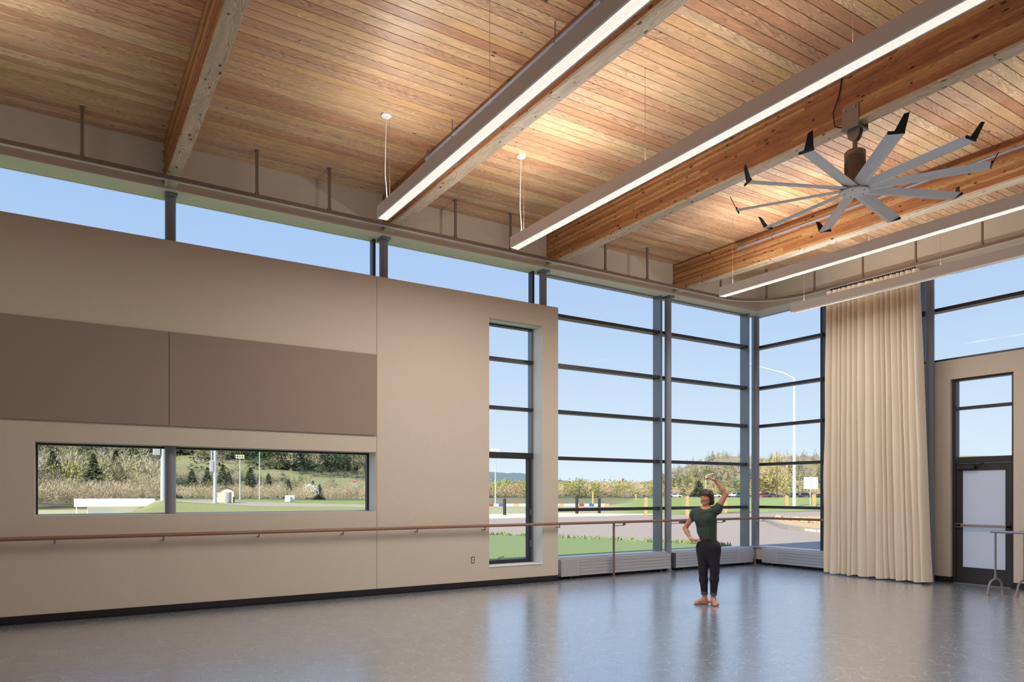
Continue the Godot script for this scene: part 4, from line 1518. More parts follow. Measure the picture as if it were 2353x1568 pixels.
func build_outdoors() -> void:
	rng.seed = 500
	# near ground
	var m := MB.new()
	m.quad(V(-80, -0.1, 40), V(160, -0.1, 40), V(160, -0.1, -30.6), V(-80, -0.1, -30.6))
	ground("road", m, mats.asphalt)
	var lw := PackedVector2Array([Vector2(-60, -0.47), Vector2(14.2, -0.47), Vector2(15.4, -2.2), Vector2(17.6, -4.6), Vector2(18.1, -5.6), Vector2(17.3, -7.5), Vector2(16.1, -11.4), Vector2(14.8, -14.2), Vector2(12.5, -17.5), Vector2(6, -21), Vector2(-60, -24)])
	ground("lawn", MB.new().prism(lw, V(1, 0, 0), V(0, 0, 1), V(0, -0.1, 0), V(0, 0.05, 0)), mats.grass)
	var gp := PackedVector2Array([Vector2(-60, -30.6), Vector2(36, -30.6), Vector2(42, -31.4), Vector2(40, -34), Vector2(36, -39), Vector2(-60, -43)])
	ground("path", MB.new().prism(gp, V(1, 0, 0), V(0, 0, 1), V(0, -0.12, 0), V(0, 0.06, 0)), mats.gravel_path)
	# rough grass tufts along the lawn's edge
	var tf := MB.new()
	for i in 900:
		var k := rng.randf() * 6.0
		var e0: Vector2 = lw[2 + int(k)]
		var e1: Vector2 = lw[3 + int(k)]
		var q := e0.lerp(e1, k - int(k)) + Vector2(rng.randf_range(-0.5, 0.1), rng.randf_range(-0.25, 0.25))
		var hh := rng.randf_range(0.05, 0.16)
		var an := rng.randf() * TAU
		var sdv := V(cos(an), 0, sin(an)) * 0.05
		var b := V(q.x, -0.06, q.y)
		tf.tri(b - sdv, b + sdv, b + V(rng.randf_range(-0.06, 0.06), hh, rng.randf_range(-0.06, 0.06)))
	tag(solo("grass_tufts", tf, mats.grass, "ragged tufts along the edge of the lawn", "grass"), "", "", "", "stuff")
	# terrain beyond the road
	var T := MB.new()
	var na := 170
	var nr := 84
	for j in nr + 1:
		for i in na + 1:
			var a := lerpf(-16.0, 68.0, float(i) / na)
			var r0 := 41.1 / cos(deg_to_rad(a))
			var r := r0 * pow(34.0, float(j) / nr)
			var p := polar(a, r)
			p.y = H(a, r)
			var e := 0.004 * r
			var pa := polar(a + 0.3, r)
			pa.y = H(a + 0.3, r)
			var pr := polar(a, r + e)
			pr.y = H(a, r + e)
			T.col = terrain_colour(a, r)
			T.vert(p, (pa - p).cross(pr - p).normalized() * (1.0 if (pa - p).cross(pr - p).y > 0 else -1.0), Vector2(p.x, p.z))
	for j in nr:
		for i in na:
			var q := j * (na + 1) + i
			T.ix.append_array([q, q + na + 1, q + 1, q + 1, q + na + 1, q + na + 2])
	ground("hillside", T, mats.terrain)
	# a far forested ridge, the haze of distance painted into its bluish colour
	var fr := MB.new()
	var prof := [[-20, 60], [20, 80], [28, 84], [30.6, 82], [31.8, 78], [33, 80], [35, 66], [36.2, 53], [37.5, 46], [39.4, 33], [42, 24], [46, 20], [70, 20]]
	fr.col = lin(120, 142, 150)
	var fn := noise(77, 1.0, 3)
	for i in 321:
		var a := lerpf(-15, 66, i / 320.0)
		var top := 20.0
		for k in prof.size() - 1:
			if a >= prof[k][0] and a <= prof[k + 1][0]: top = lerpf(prof[k][1], prof[k + 1][1], (a - prof[k][0]) / (prof[k + 1][0] - prof[k][0]))
		top += fn.get_noise_1d(a * 6.0) * 3.0 + fn.get_noise_1d(a * 30.0) * 2.0
		for k in 4:
			var q := polar(a, 2000.0 + 230.0 * k)
			q.y = top * [0.0, 0.6, 0.93, 1.0][k]
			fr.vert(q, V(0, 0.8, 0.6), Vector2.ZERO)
	for i in 320:
		for k in 3:
			var q := i * 4 + k
			fr.ix.append_array([q, q + 1, q + 4, q + 4, q + 1, q + 5])
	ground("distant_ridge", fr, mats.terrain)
	build_trees()
	build_field_things()
	build_roadside()

func build_trees() -> void:
	var dk0 := lin(52, 72, 44)
	var dk1 := lin(92, 112, 68)
	var con := []
	for k in 3:
		con.append(crown("conifer", 1100, 600 + k, dk0, dk1).mesh(mats.foliage))
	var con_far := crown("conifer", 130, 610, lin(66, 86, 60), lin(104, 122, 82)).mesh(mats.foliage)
	var bare := crown("bare", 420, 611, lin(160, 148, 122), lin(214, 202, 174)).mesh(mats.foliage)
	var leafy := crown("leafy", 150, 612, lin(122, 126, 70), lin(172, 170, 108)).mesh(mats.foliage)
	var g := "tall conifers beyond the field"
	# tall conifers through the wide low window: pixel of the tip, distance, top and foot rows
	for q in [[94, 1080, 236, "dark conifer half cut by the far jamb of the wide window"], [122, 1034, 215, "tall broad conifer above the open end of the white shed"], [214, 1040, 203, "tall ragged conifer above the white shed roof"], [266, 1034, 225, "tall broad conifer rising behind the middle of the shed roof"],
			[411, 1119, 176, "low dark conifer touching the window column"], [441, 1078, 192, "broad conifer between the window column and the thick pole"], [476, 1073, 290, "distant round conifer on the meadow, above the dark grey house"], [511, 1066, 312, "distant broad conifer on the meadow beside the thick pole"], [525, 1083, 186, "conifer directly behind the small cream hut"],
			[575, 1073, 204, "large conifer between the floodlight pole and the slender pole"], [617, 1088, 214, "grey-green conifer just past the slender pole"], [663, 1101, 200, "small conifer above the pair of white cabinets"], [719, 1104, 192, "slim conifer behind the blossoming tree"], [734, 1112, 178, "slim dark conifer beside the blossoming tree"]]:
		var p := stand(q[0], q[2])
		var top := at_depth(q[0], q[1], q[2]).y
		tree("conifer_tree", q[3], p, top - p.y, 1.1 + rng.randf() * 0.25, con[rng.randi() % 3], g)
	# single trees with a place of their own
	var yg := crown("leafy", 700, 613, lin(132, 150, 66), lin(186, 192, 110)).mesh(mats.foliage)
	var p0 := stand(1163, 230)
	tree("leafy_tree", "round yellow-green tree seen through the tall slot window", p0, at_depth(1163, 1099, 230).y - p0.y, 1.0, yg, "")
	p0 = stand(1606, 260)
	tree("conifer_tree", "broad dark conifer standing alone behind the dancer's head", p0, at_depth(1606, 1104, 260).y - p0.y, 1.9, con[1], "")
	p0 = stand(1757, 240)
	tree("leafy_tree", "broad olive tree behind the parked red car", p0, at_depth(1757, 1090, 240).y - p0.y, 1.5, crown("leafy", 700, 614, lin(112, 106, 52), lin(160, 146, 82)).mesh(mats.foliage), "")
	p0 = stand(1785, 200)
	tree("birch_tree", "tall wispy bare tree leaning beside the white street lamp", p0, at_depth(1785, 1033, 200).y - p0.y, 0.75, crown("bare", 420, 615, lin(170, 150, 90), lin(214, 196, 130)).mesh(mats.foliage), "")
	p0 = stand(728, 176)
	tree("blossom_tree", "small white blossoming tree at the edge of the gravel", p0 - V(1.5, 0, 0), 4.2, 1.15, crown("leafy", 600, 616, lin(220, 210, 200), lin(250, 245, 240)).mesh(mats.foliage), "")
	# thickets nobody could count
	var brush := []
	var hillb := []
	var hillc := []
	var green := []
	for i in 620:
		var a := rng.randf_range(-9, 23)
		var r := rng.randf_range(172, 250)
		if a < 5.5: r += 12.0
		var p := polar(a, r)
		p.y = H(a, r) - 0.3
		var k := rng.randf_range(0.75, 1.15)
		brush.append([p, rng.randf_range(2.6, 5.2) * (1.35 if a < 6.5 else 0.8), rng.randf_range(0.8, 1.3), Color(k, k * rng.randf_range(0.94, 1.04), k * 0.95)])
	for i in 9000:
		var a := rng.randf_range(-9, 27)
		var r := 235.0 + 950.0 * pow(rng.randf(), 0.9)
		if rng.randf() < meadow(a, r) * 0.97 or (a > 6.5 and r < 300.0 and rng.randf() < 0.85): continue
		var p := polar(a, r)
		p.y = H(a, r) - 0.5
		var cl := hn.get_noise_2d(p.x * 3.0 + 900.0, p.z * 3.0)
		var k := rng.randf_range(0.8, 1.2)
		var low := 0.36 if a > 6.0 and seen_at(a, r).y > 1086.0 else 1.0
		if low < 1.0 and r < 290.0: continue
		if cl + rng.randf_range(-0.25, 0.25) + (0.3 if a > 11.0 and r > 420.0 else 0.0) > 0.12 and r > 300.0:
			if hillc.size() < 3800: hillc.append([p, rng.randf_range(12, 24) * low, rng.randf_range(0.8, 1.3), Color(k, k, k)])
		elif rng.randf() < 0.24:
			if green.size() < 900: green.append([p, rng.randf_range(6, 13) * low, rng.randf_range(0.9, 1.3), Color(k, k, k * 0.9)])
		elif hillb.size() < 2600:
			hillb.append([p, rng.randf_range(7, 15) * low, rng.randf_range(0.8, 1.2), Color(k * 0.93, k * 0.95, k * 0.95)])
	# thinner woods to the right of the slot window and on the brown hill
	for i in 3400:
		var a := rng.randf_range(27, 62)
		var hilly := smoothstep(42, 46, a)
		var r := rng.randf_range(200, 520) if hilly < 0.5 else rng.randf_range(345, 1290)
		var cl := hn.get_noise_2d(a * 30.0, r * 0.9)
		if hilly > 0.5 and r > 760.0 and rng.randf() > 0.12 + maxf(0.0, cl) * 0.9 + (0.5 if r > 1195.0 and cl > 0.1 else 0.0): continue
		var p := polar(a, r)
		p.y = H(a, r) - 0.5
		var k := rng.randf_range(0.9, 1.25)
		var u := rng.randf()
		if u < (0.3 if hilly > 0.5 else 0.1): hillc.append([p, rng.randf_range(8, 15) * (1.0 if hilly > 0.5 else 0.5), rng.randf_range(0.9, 1.4), Color(k, k, k)])
		elif u < 0.62: green.append([p, rng.randf_range(4.5, 8.5) * (0.75 if hilly < 0.5 else 1.0), rng.randf_range(0.9, 1.5), Color(k * 1.05, k, k * 0.95)])
		elif hilly > 0.5 or r < 260.0: hillb.append([p, rng.randf_range(3, 5.5), rng.randf_range(1.1, 1.7), Color(k * 1.08, k, k)])
	scatter("brush_thicket", "grey-brown leafless brush along the far edge of the field", "brush", bare, brush)
	scatter("bare_woodland", "grey leafless trees scattered over the hills", "trees", bare, hillb)
	scatter("conifer_forest", "dark conifer forest on the upper hillside", "trees", con_far, hillc)
	scatter("green_woodland", "yellow-green budding trees dotted over the hills", "trees", leafy, green)

func pole(t: Node3D, h: float, r: float, m: Material) -> void:
	part("pole", MB.new().tube([V(0, 0, 0), V(0, h, 0)], r, 12, r * 0.6), m, t)
	part("footing", MB.new().lathe([[r * 2.2, -0.3], [r * 2.2, 0.08], [r, 0.08]], Vector3.ZERO, 14), mats.concrete, t)

func build_field_things() -> void:
	var wh: Material = mats.painted_white
	# dugout shed sunk behind the mound
	var d := 106.0
	var px := func(x: float, y: float) -> Vector3: return at_depth(x, y, d)
	var a0: Vector3 = px.call(171, 1164)
	var a1: Vector3 = px.call(372, 1164)
	var t := thing("dugout_shed", "long low white shed with a ribbed metal roof behind the mound", "shed", V(a0.x, a0.y - 2.4, a0.z - 1.5))
	var L := a1.x - a0.x
	var rise: float = 1.1
	part("roof", MB.new().prism(PackedVector2Array([Vector2(0.3, 2.4), Vector2(-2.5, 2.4 + rise), Vector2(-4.2, 2.3), Vector2(-4.2, 2.22), Vector2(-2.5, 2.3 + rise), Vector2(0.3, 2.3)]), V(0, 0, 1), V(0, 1, 0), V(0, 0, 1.2), V(L, 0, 0)), wh, t)
	for k in int(L / 0.4):
		var rb := MB.new()
		rb.tube([V(k * 0.4 + 0.2, 2.42, 1.5), V(k * 0.4 + 0.2, 2.42 + rise, -1.3)], 0.02, 5)
		part("roof_rib", rb, wh, t)
	part("wall", bx(1.75, L, 0.0, 2.35, -2.6, 0.9), wh, t)
	for x in [0.18, L - 0.2]:
		part("post", bx(x, x + 0.14, 0, 2.4, 1.2, 1.34), wh, t)
	# light poles
	var big := func(x: float, py: float, w: float, lab: String) -> Node3D:
		var p := ground_hit(x, py)
		var o := thing("light_pole", lab, "pole", p)
		pole(o, 16.0, w, mats.galvanised)
		return o
	var b1: Node3D = big.call(494, 1157.5, 0.27, "thick white steel pole with grey boxes beside the small hut")
	part("equipment_box", bx(-0.75, -0.25, 4.9, 6.6, -0.25, 0.25, 0.03), mats.galvanised, b1)
	part("conduit", bx(-0.62, -0.4, 6.6, 8.6, -0.1, 0.1), mats.galvanised, b1)
	var b2: Node3D = big.call(375, 1153, 0.27, "thick white steel pole half hidden by the window column")
	part("equipment_box", bx(-0.9, -0.3, 4.6, 6.6, -0.25, 0.25, 0.03), mats.galvanised, b2)
	for q in [[596.5, 1149, 13.0, "slender pale pole standing between conifers beyond the gravel"]]:
		var o := thing("light_pole", q[3], "pole", ground_hit(q[0], q[1]))
		pole(o, q[2], 0.15, mats.galvanised)
	for q in [[551.5, 1149, 1050, "field light pole topped by two rows of floodlights before the conifers"], [1138.5, 1165, 1036, "field light pole topped by floodlights seen through the slot window"]]:
		var p := ground_hit(q[0], q[1])
		var dd := (p - CAM).dot(ray(CX, HY))
		var h: float = at_depth(q[0], q[2], dd).y - p.y
		var o := thing("light_pole", q[3], "pole", p, -deg_to_rad(azimuth(q[0])))
		pole(o, h, 0.0011 * dd, mats.galvanised)
		var w := 0.0061 * dd
		for row in 2:
			var y: float = h + 0.003 * dd * (row - 0.3)
			part("crossbar", bx(-w, w, y - 0.05, y + 0.05, -0.08, 0.0), mats.galvanised, o)
			for k in 4:
				part("floodlight", MB.new().tube([V(w * (-0.75 + 0.5 * k), y, 0.0), V(w * (-0.75 + 0.5 * k), y - 0.12, 0.35)], 0.0008 * dd, 10, 0.0013 * dd), mats.painted_white, o)
	# hut with a grey cabinet in front
	var hp := ground_hit(519, 1155)
	t = thing("storage_hut", "small cream hut with an arched roof beside the thick pole", "hut", hp, -0.1)
	var dh := (hp - CAM).dot(ray(CX, HY))
	var s := dh / F
	var bodyp := PackedVector2Array([Vector2(-17 * s, 0), Vector2(17 * s, 0), Vector2(17 * s, 25 * s), Vector2(8 * s, 31 * s), Vector2(0, 33 * s), Vector2(-8 * s, 31 * s), Vector2(-17 * s, 25 * s)])
	part("body", MB.new().prism(bodyp, V(1, 0, 0), V(0, 1, 0), V(0, 0, 0), V(0, 0, -3.0)), mat("hut_cream", 236, 226, 200, 0.7), t)
	var rp := PackedVector2Array([Vector2(-19 * s, 25 * s), Vector2(-8 * s, 33 * s), Vector2(0, 35 * s), Vector2(8 * s, 33 * s), Vector2(19 * s, 25 * s), Vector2(17 * s, 25 * s), Vector2(8 * s, 31.5 * s), Vector2(0, 33.5 * s), Vector2(-8 * s, 31.5 * s), Vector2(-17 * s, 25 * s)])
	part("roof", MB.new().prism(rp, V(1, 0, 0), V(0, 1, 0), V(0, 0, 0.15), V(0, 0, -3.3)), mats.roof_dark, t)
	part("window", bx(-17 * s - 0.02, -17 * s + 0.01, 12 * s, 24 * s, -1.4, -0.4), mats.car_glass, t)
	hp = ground_hit(525, 1157)
	t = thing("utility_cabinet", "tall grey metal cabinet in front of the small hut", "cabinet", hp)
	part("body", bx(-6.5 * s, 6.5 * s, 0, 24 * s, -0.7, 0, 0.02), mat("cabinet_grey", 198, 198, 190, 0.6), t)
	part("door", bx(-3 * s, 6 * s, 1.5 * s, 23 * s, 0.0, 0.03, 0.01), mat("cabinet_door", 178, 178, 174, 0.6), t)
	var gp := solo("utility_post", bx(-0.12, 0.12, 0, 13 * s, -0.12, 0.12, 0.02), mat("dark_green", 40, 80, 56, 0.6), "short dark green post beside the grey cabinet", "post")
	gp.position = ground_hit(537, 1156)
	for k in 2:
		hp = ground_hit(663 + 10 * k, 1154)
		dh = (hp - CAM).dot(ray(CX, HY))
		t = thing("utility_cabinet", ["squat white cabinet of the pair, the one closer to the hut", "squat white cabinet of the pair, the one closer to the blossom"][k], "cabinet", hp, 0.0, "pair of white cabinets")
		part("body", bx(-4.3 * dh / F, 4.3 * dh / F, 0, 15 * dh / F, -1.2, 0, 0.03), wh, t)
		part("slab", bx(-5 * dh / F, 5 * dh / F, -0.3, 0.06, -1.4, 0.3), mats.concrete, t)
	# houses on the hillside
	var hl := "pale house among the trees on the hillside"
	for q in [[462, 1059, 30, 7, "long white house on the hillside above the meadow"], [536, 1062, 11, 6, "small white house behind the floodlights on the hillside"], [645, 1096, 17, 7, "white gabled house at the green corner of the meadow"], [814, 1112, 11, 8, "small white house with a red roof on the right slope"], [474, 1103, 24, 9, "dark grey house behind the thick pole"], [600, 1063, 8, 5, "tiny blue-grey house under the forest edge"], [1288, 1139, 14, 9, "pale flat building beside the far brush"], [1170, 1133, 18, 6, "low white building under the yellow-green tree"]]:
		var p := ground_hit(q[0], q[1])
		dh = (p - CAM).dot(ray(CX, HY))
		var w: float = q[2] * dh / F
		var h: float = q[3] * dh / F
		t = thing("house", q[4], "house", p, -0.2)
		var wallm: Material = mat("house_grey", 120, 120, 124, 0.7) if q[2] == 24 else wh
		part("walls", bx(-w / 2, w / 2, -1.0, h * 0.62, -w * 0.4, 0), wallm, t)
		part("roof", MB.new().prism(PackedVector2Array([Vector2(0.4, h * 0.6), Vector2(-w * 0.2, h), Vector2(-w * 0.4 - 0.4, h * 0.6)]), V(0, 0, 1), V(0, 1, 0), V(-w / 2 - 0.3, 0, 0), V(w + 0.6, 0, 0)), mat("roof_red", 170, 110, 90, 0.8) if q[2] == 11 and q[3] == 8 else mats.roof_dark, t)
		for k in 3:
			part("window", bx(-w * 0.35 + k * w * 0.28, -w * 0.35 + k * w * 0.28 + w * 0.14, h * 0.15, h * 0.45, 0, 0.06), mats.car_glass, t)

func build_roadside() -> void:
	var wh: Material = mats.painted_white
	# timber bollards along the far kerb
	for q in [[1484, 1186, 1144, "pale timber bollard closest to the black posts"], [1579, 1186, 1141, "pale timber bollard beside the dancer's face"], [1666, 1180, 1139, "weathered timber bollard behind the dancer's raised arm"], [1807, 1168, 1140, "timber bollard beside the foot of the tall street lamp"], [1870, 1163, 1137, "timber bollard just behind the blank sign's post"]]:
		var p := on_y(q[0], q[1], -0.1) if q[1] > 1175 else ground_hit(q[0], q[1])
		var dd := (p - CAM).dot(ray(CX, HY))
		var h: float = at_depth(q[0], q[2], dd).y - p.y
		var w := 3.6 * dd / F
		var o := MB.new()
		o.grain = 1
		o.us = Vector2(1 / 3.2, 1 / 0.54)
		o.prism(PackedVector2Array([Vector2(-w, -0.1), Vector2(w, -0.1), Vector2(w, h), Vector2(w * 0.2, h + w * 0.35), Vector2(-w, h * 0.97)]), V(1, 0, 0), V(0, 1, 0), V(0, 0, w), V(0, 0, -2 * w))
		var b := solo("timber_bollard", o, mats.timber_pale, q[3], "bollard", "timber bollards beyond the road")
		b.position = p
		b.rotation.y = -0.6
	for q in [[1325.5, 1181, 1146, "square black post in front of the banner fence"], [1377, 1180, 1146, "square black post beside the tall yellow post"], [1159.5, 1184, 1146, "square black post seen through the slot window"]]:
		var p := on_y(q[0], q[1], -0.06)
		var dd := (p - CAM).dot(ray(CX, HY))
		var b := solo("dark_post", bx(-0.1, 0.1, -0.05, at_depth(q[0], q[2], dd).y - p.y, -0.1, 0.1, 0.02), mats.post_dark, q[3], "post", "black posts on the path")
		b.position = p
	for q in [[1362.5, 1162, 1130, 0.14, "tall thin yellow post between the black posts"], [1461.5, 1150, 1136, 0.14, "short yellow post on the grass slope beside a timber bollard"]]:
		var p := ground_hit(q[0], q[1])
		var dd := (p - CAM).dot(ray(CX, HY))
		var b := solo("yellow_post", MB.new().tube([V(0, -0.3, 0), V(0, at_depth(q[0], q[2], dd).y - p.y, 0)], q[3], 10), mats.post_yellow, q[4], "post", "yellow posts")
		b.position = p
	# low fence with white banners
	var f0 := ground_hit(1100, 1168)
	var f1 := ground_hit(1400, 1168)
	var fence := thing("banner_fence", "low field fence hung with white and coloured banners", "fence", f0)
	var dv := f1 - f0
	var cols := [wh, wh, mat("banner_red", 150, 60, 60, 0.6), wh, mat("banner_blue", 60, 92, 170, 0.6), wh, wh, mat("banner_orange", 220, 160, 120, 0.6), wh]
	var nb := 26
	var yaw := atan2(-dv.z, dv.x)
	for k in nb:
		var c := dv * ((k + 0.5) / nb)
		var o := part("banner", bx(-dv.length() / nb * 0.49, dv.length() / nb * 0.49, 0.25, 0.62, -0.02, 0.02), cols[k % 9], fence)
		o.position = c
		o.rotation.y = yaw
		var ps := part("fence_post", bx(-0.03, 0.03, -0.3, 0.65, -0.06, -0.02), mats.galvanised, fence)
		ps.position = dv * (float(k) / nb)
	# street lamps
	var lamp := func(x: float, py: float, top: float, arm: float, arm_rise: float, r: float, lab: String) -> void:
		var p := ground_hit(x, py)
		var dd := (p - CAM).dot(ray(CX, HY))
		var h := at_depth(x, top, dd).y - p.y
		var o := thing("street_lamp", lab, "lamp", p, -YAW)
		pole(o, h, r, mats.painted_white)
		var ax := arm * dd / F
		part("arm", MB.new().tube([V(0, h - 0.1, 0), V(ax * 0.25, h + arm_rise * dd / F * 0.35, 0), V(ax, h + arm_rise * dd / F, 0)], r * 0.5, 8, r * 0.3), mats.painted_white, o)
		var hx := ax * 1.16
		part("lamp_head", bx(minf(ax, hx), maxf(ax, hx), h + arm_rise * dd / F - r, h + arm_rise * dd / F + r * 0.6, -r * 1.5, r * 1.5, r * 0.3), mats.galvanised, o)
	lamp.call(1825, 1165, 868, -100.0, 30.0, 0.17, "tall white street lamp on the grass beside the blank sign")
	lamp.call(1622, 1140, 1094, 15.0, 5.0, 0.28, "street lamp showing above the dancer's head")
	lamp.call(1772, 1142, 1098, 14.0, 4.0, 0.28, "short street lamp behind the red car")
	lamp.call(1905, 1141, 1082, -14.0, 0.0, 0.28, "street lamp reaching in from behind the curtain")
	# blank sign seen from behind
	var sp := ground_hit(1862, 1163)
	var ds := (sp - CAM).dot(ray(CX, HY))
	var u := ds / F
	var sg := thing("road_sign", "white sign board on a post seen beside the tall street lamp", "sign", sp, -0.95)
	part("post", MB.new().tube([V(0, -0.2, 0), V(0, 68 * u, 0)], 1.0 * u, 10), mats.galvanised, sg)
	part("board", MB.new().prism(PackedVector2Array([Vector2(-14 * u, 40 * u), Vector2(2 * u, 38 * u), Vector2(16 * u, 38 * u), Vector2(16 * u, 66 * u), Vector2(-14 * u, 66 * u)]), V(1, 0, 0), V(0, 1, 0), V(0, 0, -1.4 * u), V(0, 0, -0.05)), wh, sg)
	var fs := ground_hit(1429.0, 1139)
	var us := 380.0 / F
	var st := stand(1431.5, 300)
	var s2 := thing("road_sign", "tiny red-topped sign above the far brush", "sign", st, -0.7)
	part("post", MB.new().tube([V(0, 0, 0), V(0, 6.5, 0)], 0.1, 8), mats.galvanised, s2)
	part("board", bx(-0.45, 0.45, 5.2, 6.6, 0.1, 0.16, 0.02), mat("banner_red", 150, 60, 60, 0.6), s2)
	# backstop
	var b0 := ground_hit(1811, 1141)
	var b1 := ground_hit(1850, 1141)
	var db := (b0 - CAM).dot(ray(CX, HY)) / F
	var bk := thing("backstop_fence", "tall chain-link backstop behind the parked cars", "fence", b0)
	for k in 5:
		part("post", MB.new().tube([(b1 - b0) * (k / 4.0), (b1 - b0) * (k / 4.0) + V(0, 34 * db, 0)], 0.1, 8), mats.galvanised, bk)
	for h in [0.0, 17.0, 34.0]:
		part("rail", MB.new().tube([V(0, h * db + 0.1, 0), b1 - b0 + V(0, h * db + 0.1, 0)], 0.06, 6), mats.galvanised, bk)
	var mesh := MB.new()
	for k in 40:
		mesh.tube([(b1 - b0) * (k / 40.0), (b1 - b0) * (k / 40.0) + V(0, 34 * db, 0)], 0.012, 3)
	part("chain_mesh", mesh, mats.galvanised, bk).set_meta("kind", "stuff")
	# parked cars
	var cg := "cars parked beyond the grass"
	var carrow := 0
	for q in [[1553, "sedan", [222, 226, 232], "small pale car parked beside the steel column"], [1643, "sedan", [232, 232, 234], "white car parked right behind the dancer's shoulder"], [1684, "pickup", [232, 238, 242], "white pickup truck parked beyond the grass"], [1706, "suv", [40, 120, 124], "teal car parked beside the white pickup"],
			[1752, "sedan", [190, 40, 48], "low red car parked beyond the grass"], [1763, "suv", [52, 56, 66], "dark wagon parked behind the red car"], [1777, "sedan", [60, 66, 78], "dark blue car parked under the short street lamp"],
			[1829, "suv", [62, 64, 72], "long dark grey van parked behind the tall street lamp"], [1853, "suv", [44, 48, 60], "dark wagon parked behind the blank sign"], [1872, "sedan", [40, 42, 52], "black sedan parked beyond the sign post"], [1888, "sedan", [70, 72, 80], "grey car parked beside the curtain edge"]]:
		car(stand(q[0], 262.0 + carrow * 9.0), q[1], q[2], q[3], cg)
		carrow = (carrow + 1) % 3
	# island with kerb, lettering, chips and rocks
	var ko := [Vector2(47, -18.2), Vector2(43, -19.6), Vector2(39.5, -19.7), Vector2(37.4, -18.5), Vector2(34.6, -16.1), Vector2(32.2, -13.9), Vector2(30.4, -12.2), Vector2(29.0, -10.6), Vector2(28.0, -9.1), Vector2(27.36, -7.75), Vector2(26.9, -5.5), Vector2(26.8, -2.0), Vector2(27.0, 3.0)]
	var path := []
	for q in ko:
		path.append(V(q.x, -0.1, q.y))
	solo("kerb", ribbon(path, 0.3, 0.0, 0.2), mats.concrete, "curved concrete kerb painted with NO PARKING FIRE lettering", "kerb")
	var isl := PackedVector2Array(ko)
	isl.append_array([Vector2(56, 3), Vector2(56, -10)])
	ground("planting_bed", MB.new().prism(isl, V(1, 0, 0), V(0, 0, 1), V(0, -0.1, 0), V(0, 0.16, 0)), mats.bark_chips)
	var hill := MB.new()
	for j in 9:
		for i in 25:
			var an := TAU * i / 24.0
			var rr := 1.0 - j / 8.0
			var q := V(42.5 + cos(an) * 10.5 * rr, 0.05 + 0.95 * (1.0 - rr * rr), -6.5 + sin(an) * 10.0 * rr)
			hill.vert(q, V(cos(an) * rr * 0.2, 1, sin(an) * rr * 0.2).normalized(), Vector2.ZERO)
	for j in 8:
		for i in 24:
			var q := j * 25 + i
			hill.ix.append_array([q, q + 1, q + 25, q + 1, q + 26, q + 25])
	ground("bark_mound", hill, mats.bark_chips)
	var rg := "boulders edging the planting bed"
	for k in 6:
		var x := 1788.0 + 21.0 * k
		var p := on_y(x, 1193.0 + 0.12 * (x - 1786.0) + 1.5 * (k % 2), 0.05)
		var sz := rng.randf_range(0.22, 0.3)
		var rk := MB.new()
		var nn := noise(800 + k, 1.3, 2)
		var pts := []
		for j in 8:
			for i in 12:
				var th := PI * j / 7.0
				var ph := TAU * i / 12.0
				var dirv := V(sin(th) * cos(ph), cos(th), sin(th) * sin(ph))
				pts.append(dirv * (1.0 + 0.45 * nn.get_noise_3dv(dirv)) * V(1.0, 0.62, 0.8))
		for j in 7:
			for i in 12:
				var i2 := (i + 1) % 12
				rk.tri(pts[j * 12 + i], pts[j * 12 + i2], pts[(j + 1) * 12 + i])
				rk.tri(pts[j * 12 + i2], pts[(j + 1) * 12 + i2], pts[(j + 1) * 12 + i])
		var o := solo("boulder", rk, mats.boulder, "rough tan boulder at the rim of the planting bed", "rock", rg)
		o.position = p + V(0, sz * 0.3, 0)
		o.scale = Vector3.ONE * sz
		o.rotation.y = rng.randf() * TAU
	var tm := TextMesh.new()
	tm.text = "NO PARKING  FIRE"
	var sf := SystemFont.new()
	sf.font_names = PackedStringArray(["Droid Sans"])
	sf.font_weight = 700
	tm.font = sf
	tm.font_size = 32
	tm.pixel_size = 0.0046
	tm.depth = 0.006
	tm.material = wh
	var kx: Node3D = get_node("kerb")
	var ta := V(28.0, 0.0, -9.1)
	var tb := V(27.36, 0.0, -7.75)
	var dirt := (tb - ta).normalized()
	var lt := inst("lettering", tm, kx)
	lt.position = ta.lerp(tb, 0.55) + V(-0.152 * dirt.z, 0.0, 0.152 * dirt.x)
	lt.basis = Basis(dirt, Vector3.UP, dirt.cross(Vector3.UP))
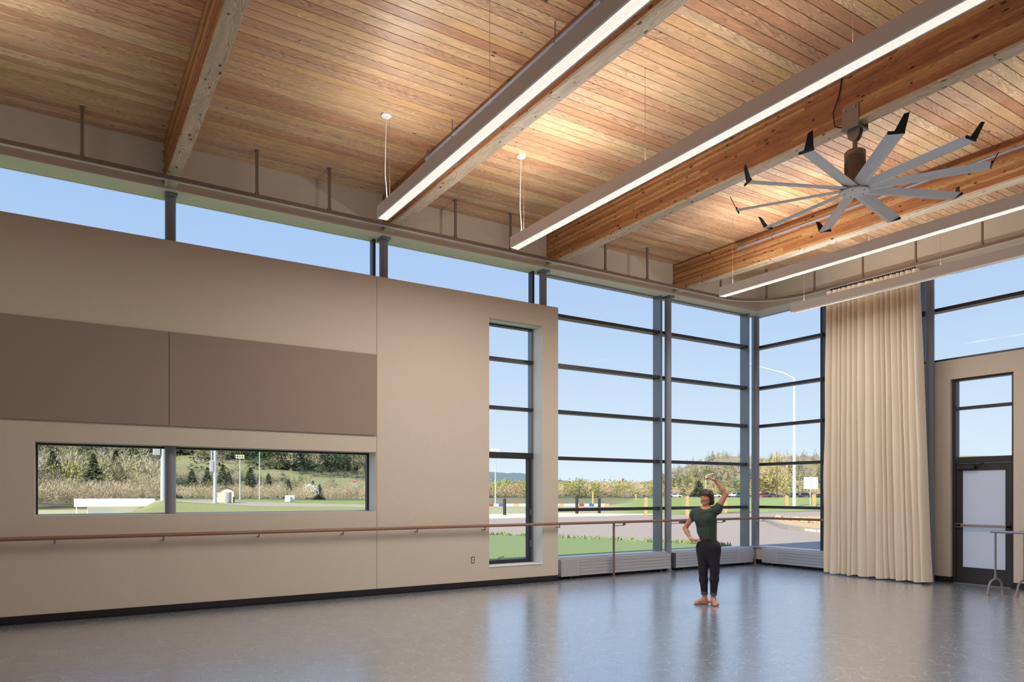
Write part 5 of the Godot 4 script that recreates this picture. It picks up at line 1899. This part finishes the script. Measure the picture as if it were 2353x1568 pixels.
	lt.set_meta("label", "white painted NO PARKING FIRE lettering")

func car(p: Vector3, kind: String, rgb: Array, label: String, group: String) -> void:
	var t := thing("parked_car", label, "car", p, -0.75 + rng.randf_range(-0.15, 0.15), group)
	var m := mat("car_%d_%d_%d" % rgb, rgb[0], rgb[1], rgb[2], 0.25, 0.2)
	m.clearcoat_enabled = true
	var low := PackedVector2Array([Vector2(-2.3, 0.35), Vector2(2.3, 0.35), Vector2(2.32, 0.75), Vector2(1.2, 0.95), Vector2(-2.2, 0.98), Vector2(-2.34, 0.7)])
	var cab := PackedVector2Array([Vector2(-1.9, 0.95), Vector2(1.1, 0.93), Vector2(0.4, 1.42), Vector2(-1.2, 1.45)])
	if kind == "suv":
		cab = PackedVector2Array([Vector2(-2.2, 0.96), Vector2(1.2, 0.93), Vector2(0.6, 1.72), Vector2(-2.0, 1.75)])
	elif kind == "pickup":
		low = PackedVector2Array([Vector2(-2.7, 0.5), Vector2(2.6, 0.5), Vector2(2.62, 1.0), Vector2(1.3, 1.15), Vector2(-2.7, 1.15)])
		cab = PackedVector2Array([Vector2(-0.5, 1.14), Vector2(1.3, 1.14), Vector2(0.7, 1.8), Vector2(-0.45, 1.82)])
	part("body", MB.new().prism(low, V(1, 0, 0), V(0, 1, 0), V(0, 0, 0.9), V(0, 0, -1.8)), m, t)
	part("cabin", MB.new().prism(cab, V(1, 0, 0), V(0, 1, 0), V(0, 0, 0.78), V(0, 0, -1.56)), m, t)
	var gl := PackedVector2Array()
	var ctr := Vector2.ZERO
	for q in cab:
		ctr += q / cab.size()
	for q in cab:
		gl.append(ctr + (q - ctr) * 0.84)
	part("side_glass", MB.new().prism(gl, V(1, 0, 0), V(0, 1, 0), V(0, 0, 0.8), V(0, 0, -1.6)), mats.car_glass, t)
	for x in [-1.45, 1.45]:
		for z in [-0.82, 0.82]:
			part("wheel", MB.new().tube([V(x, 0.34, z - 0.1), V(x, 0.34, z + 0.1)], 0.34, 14), mats.tyre, t)
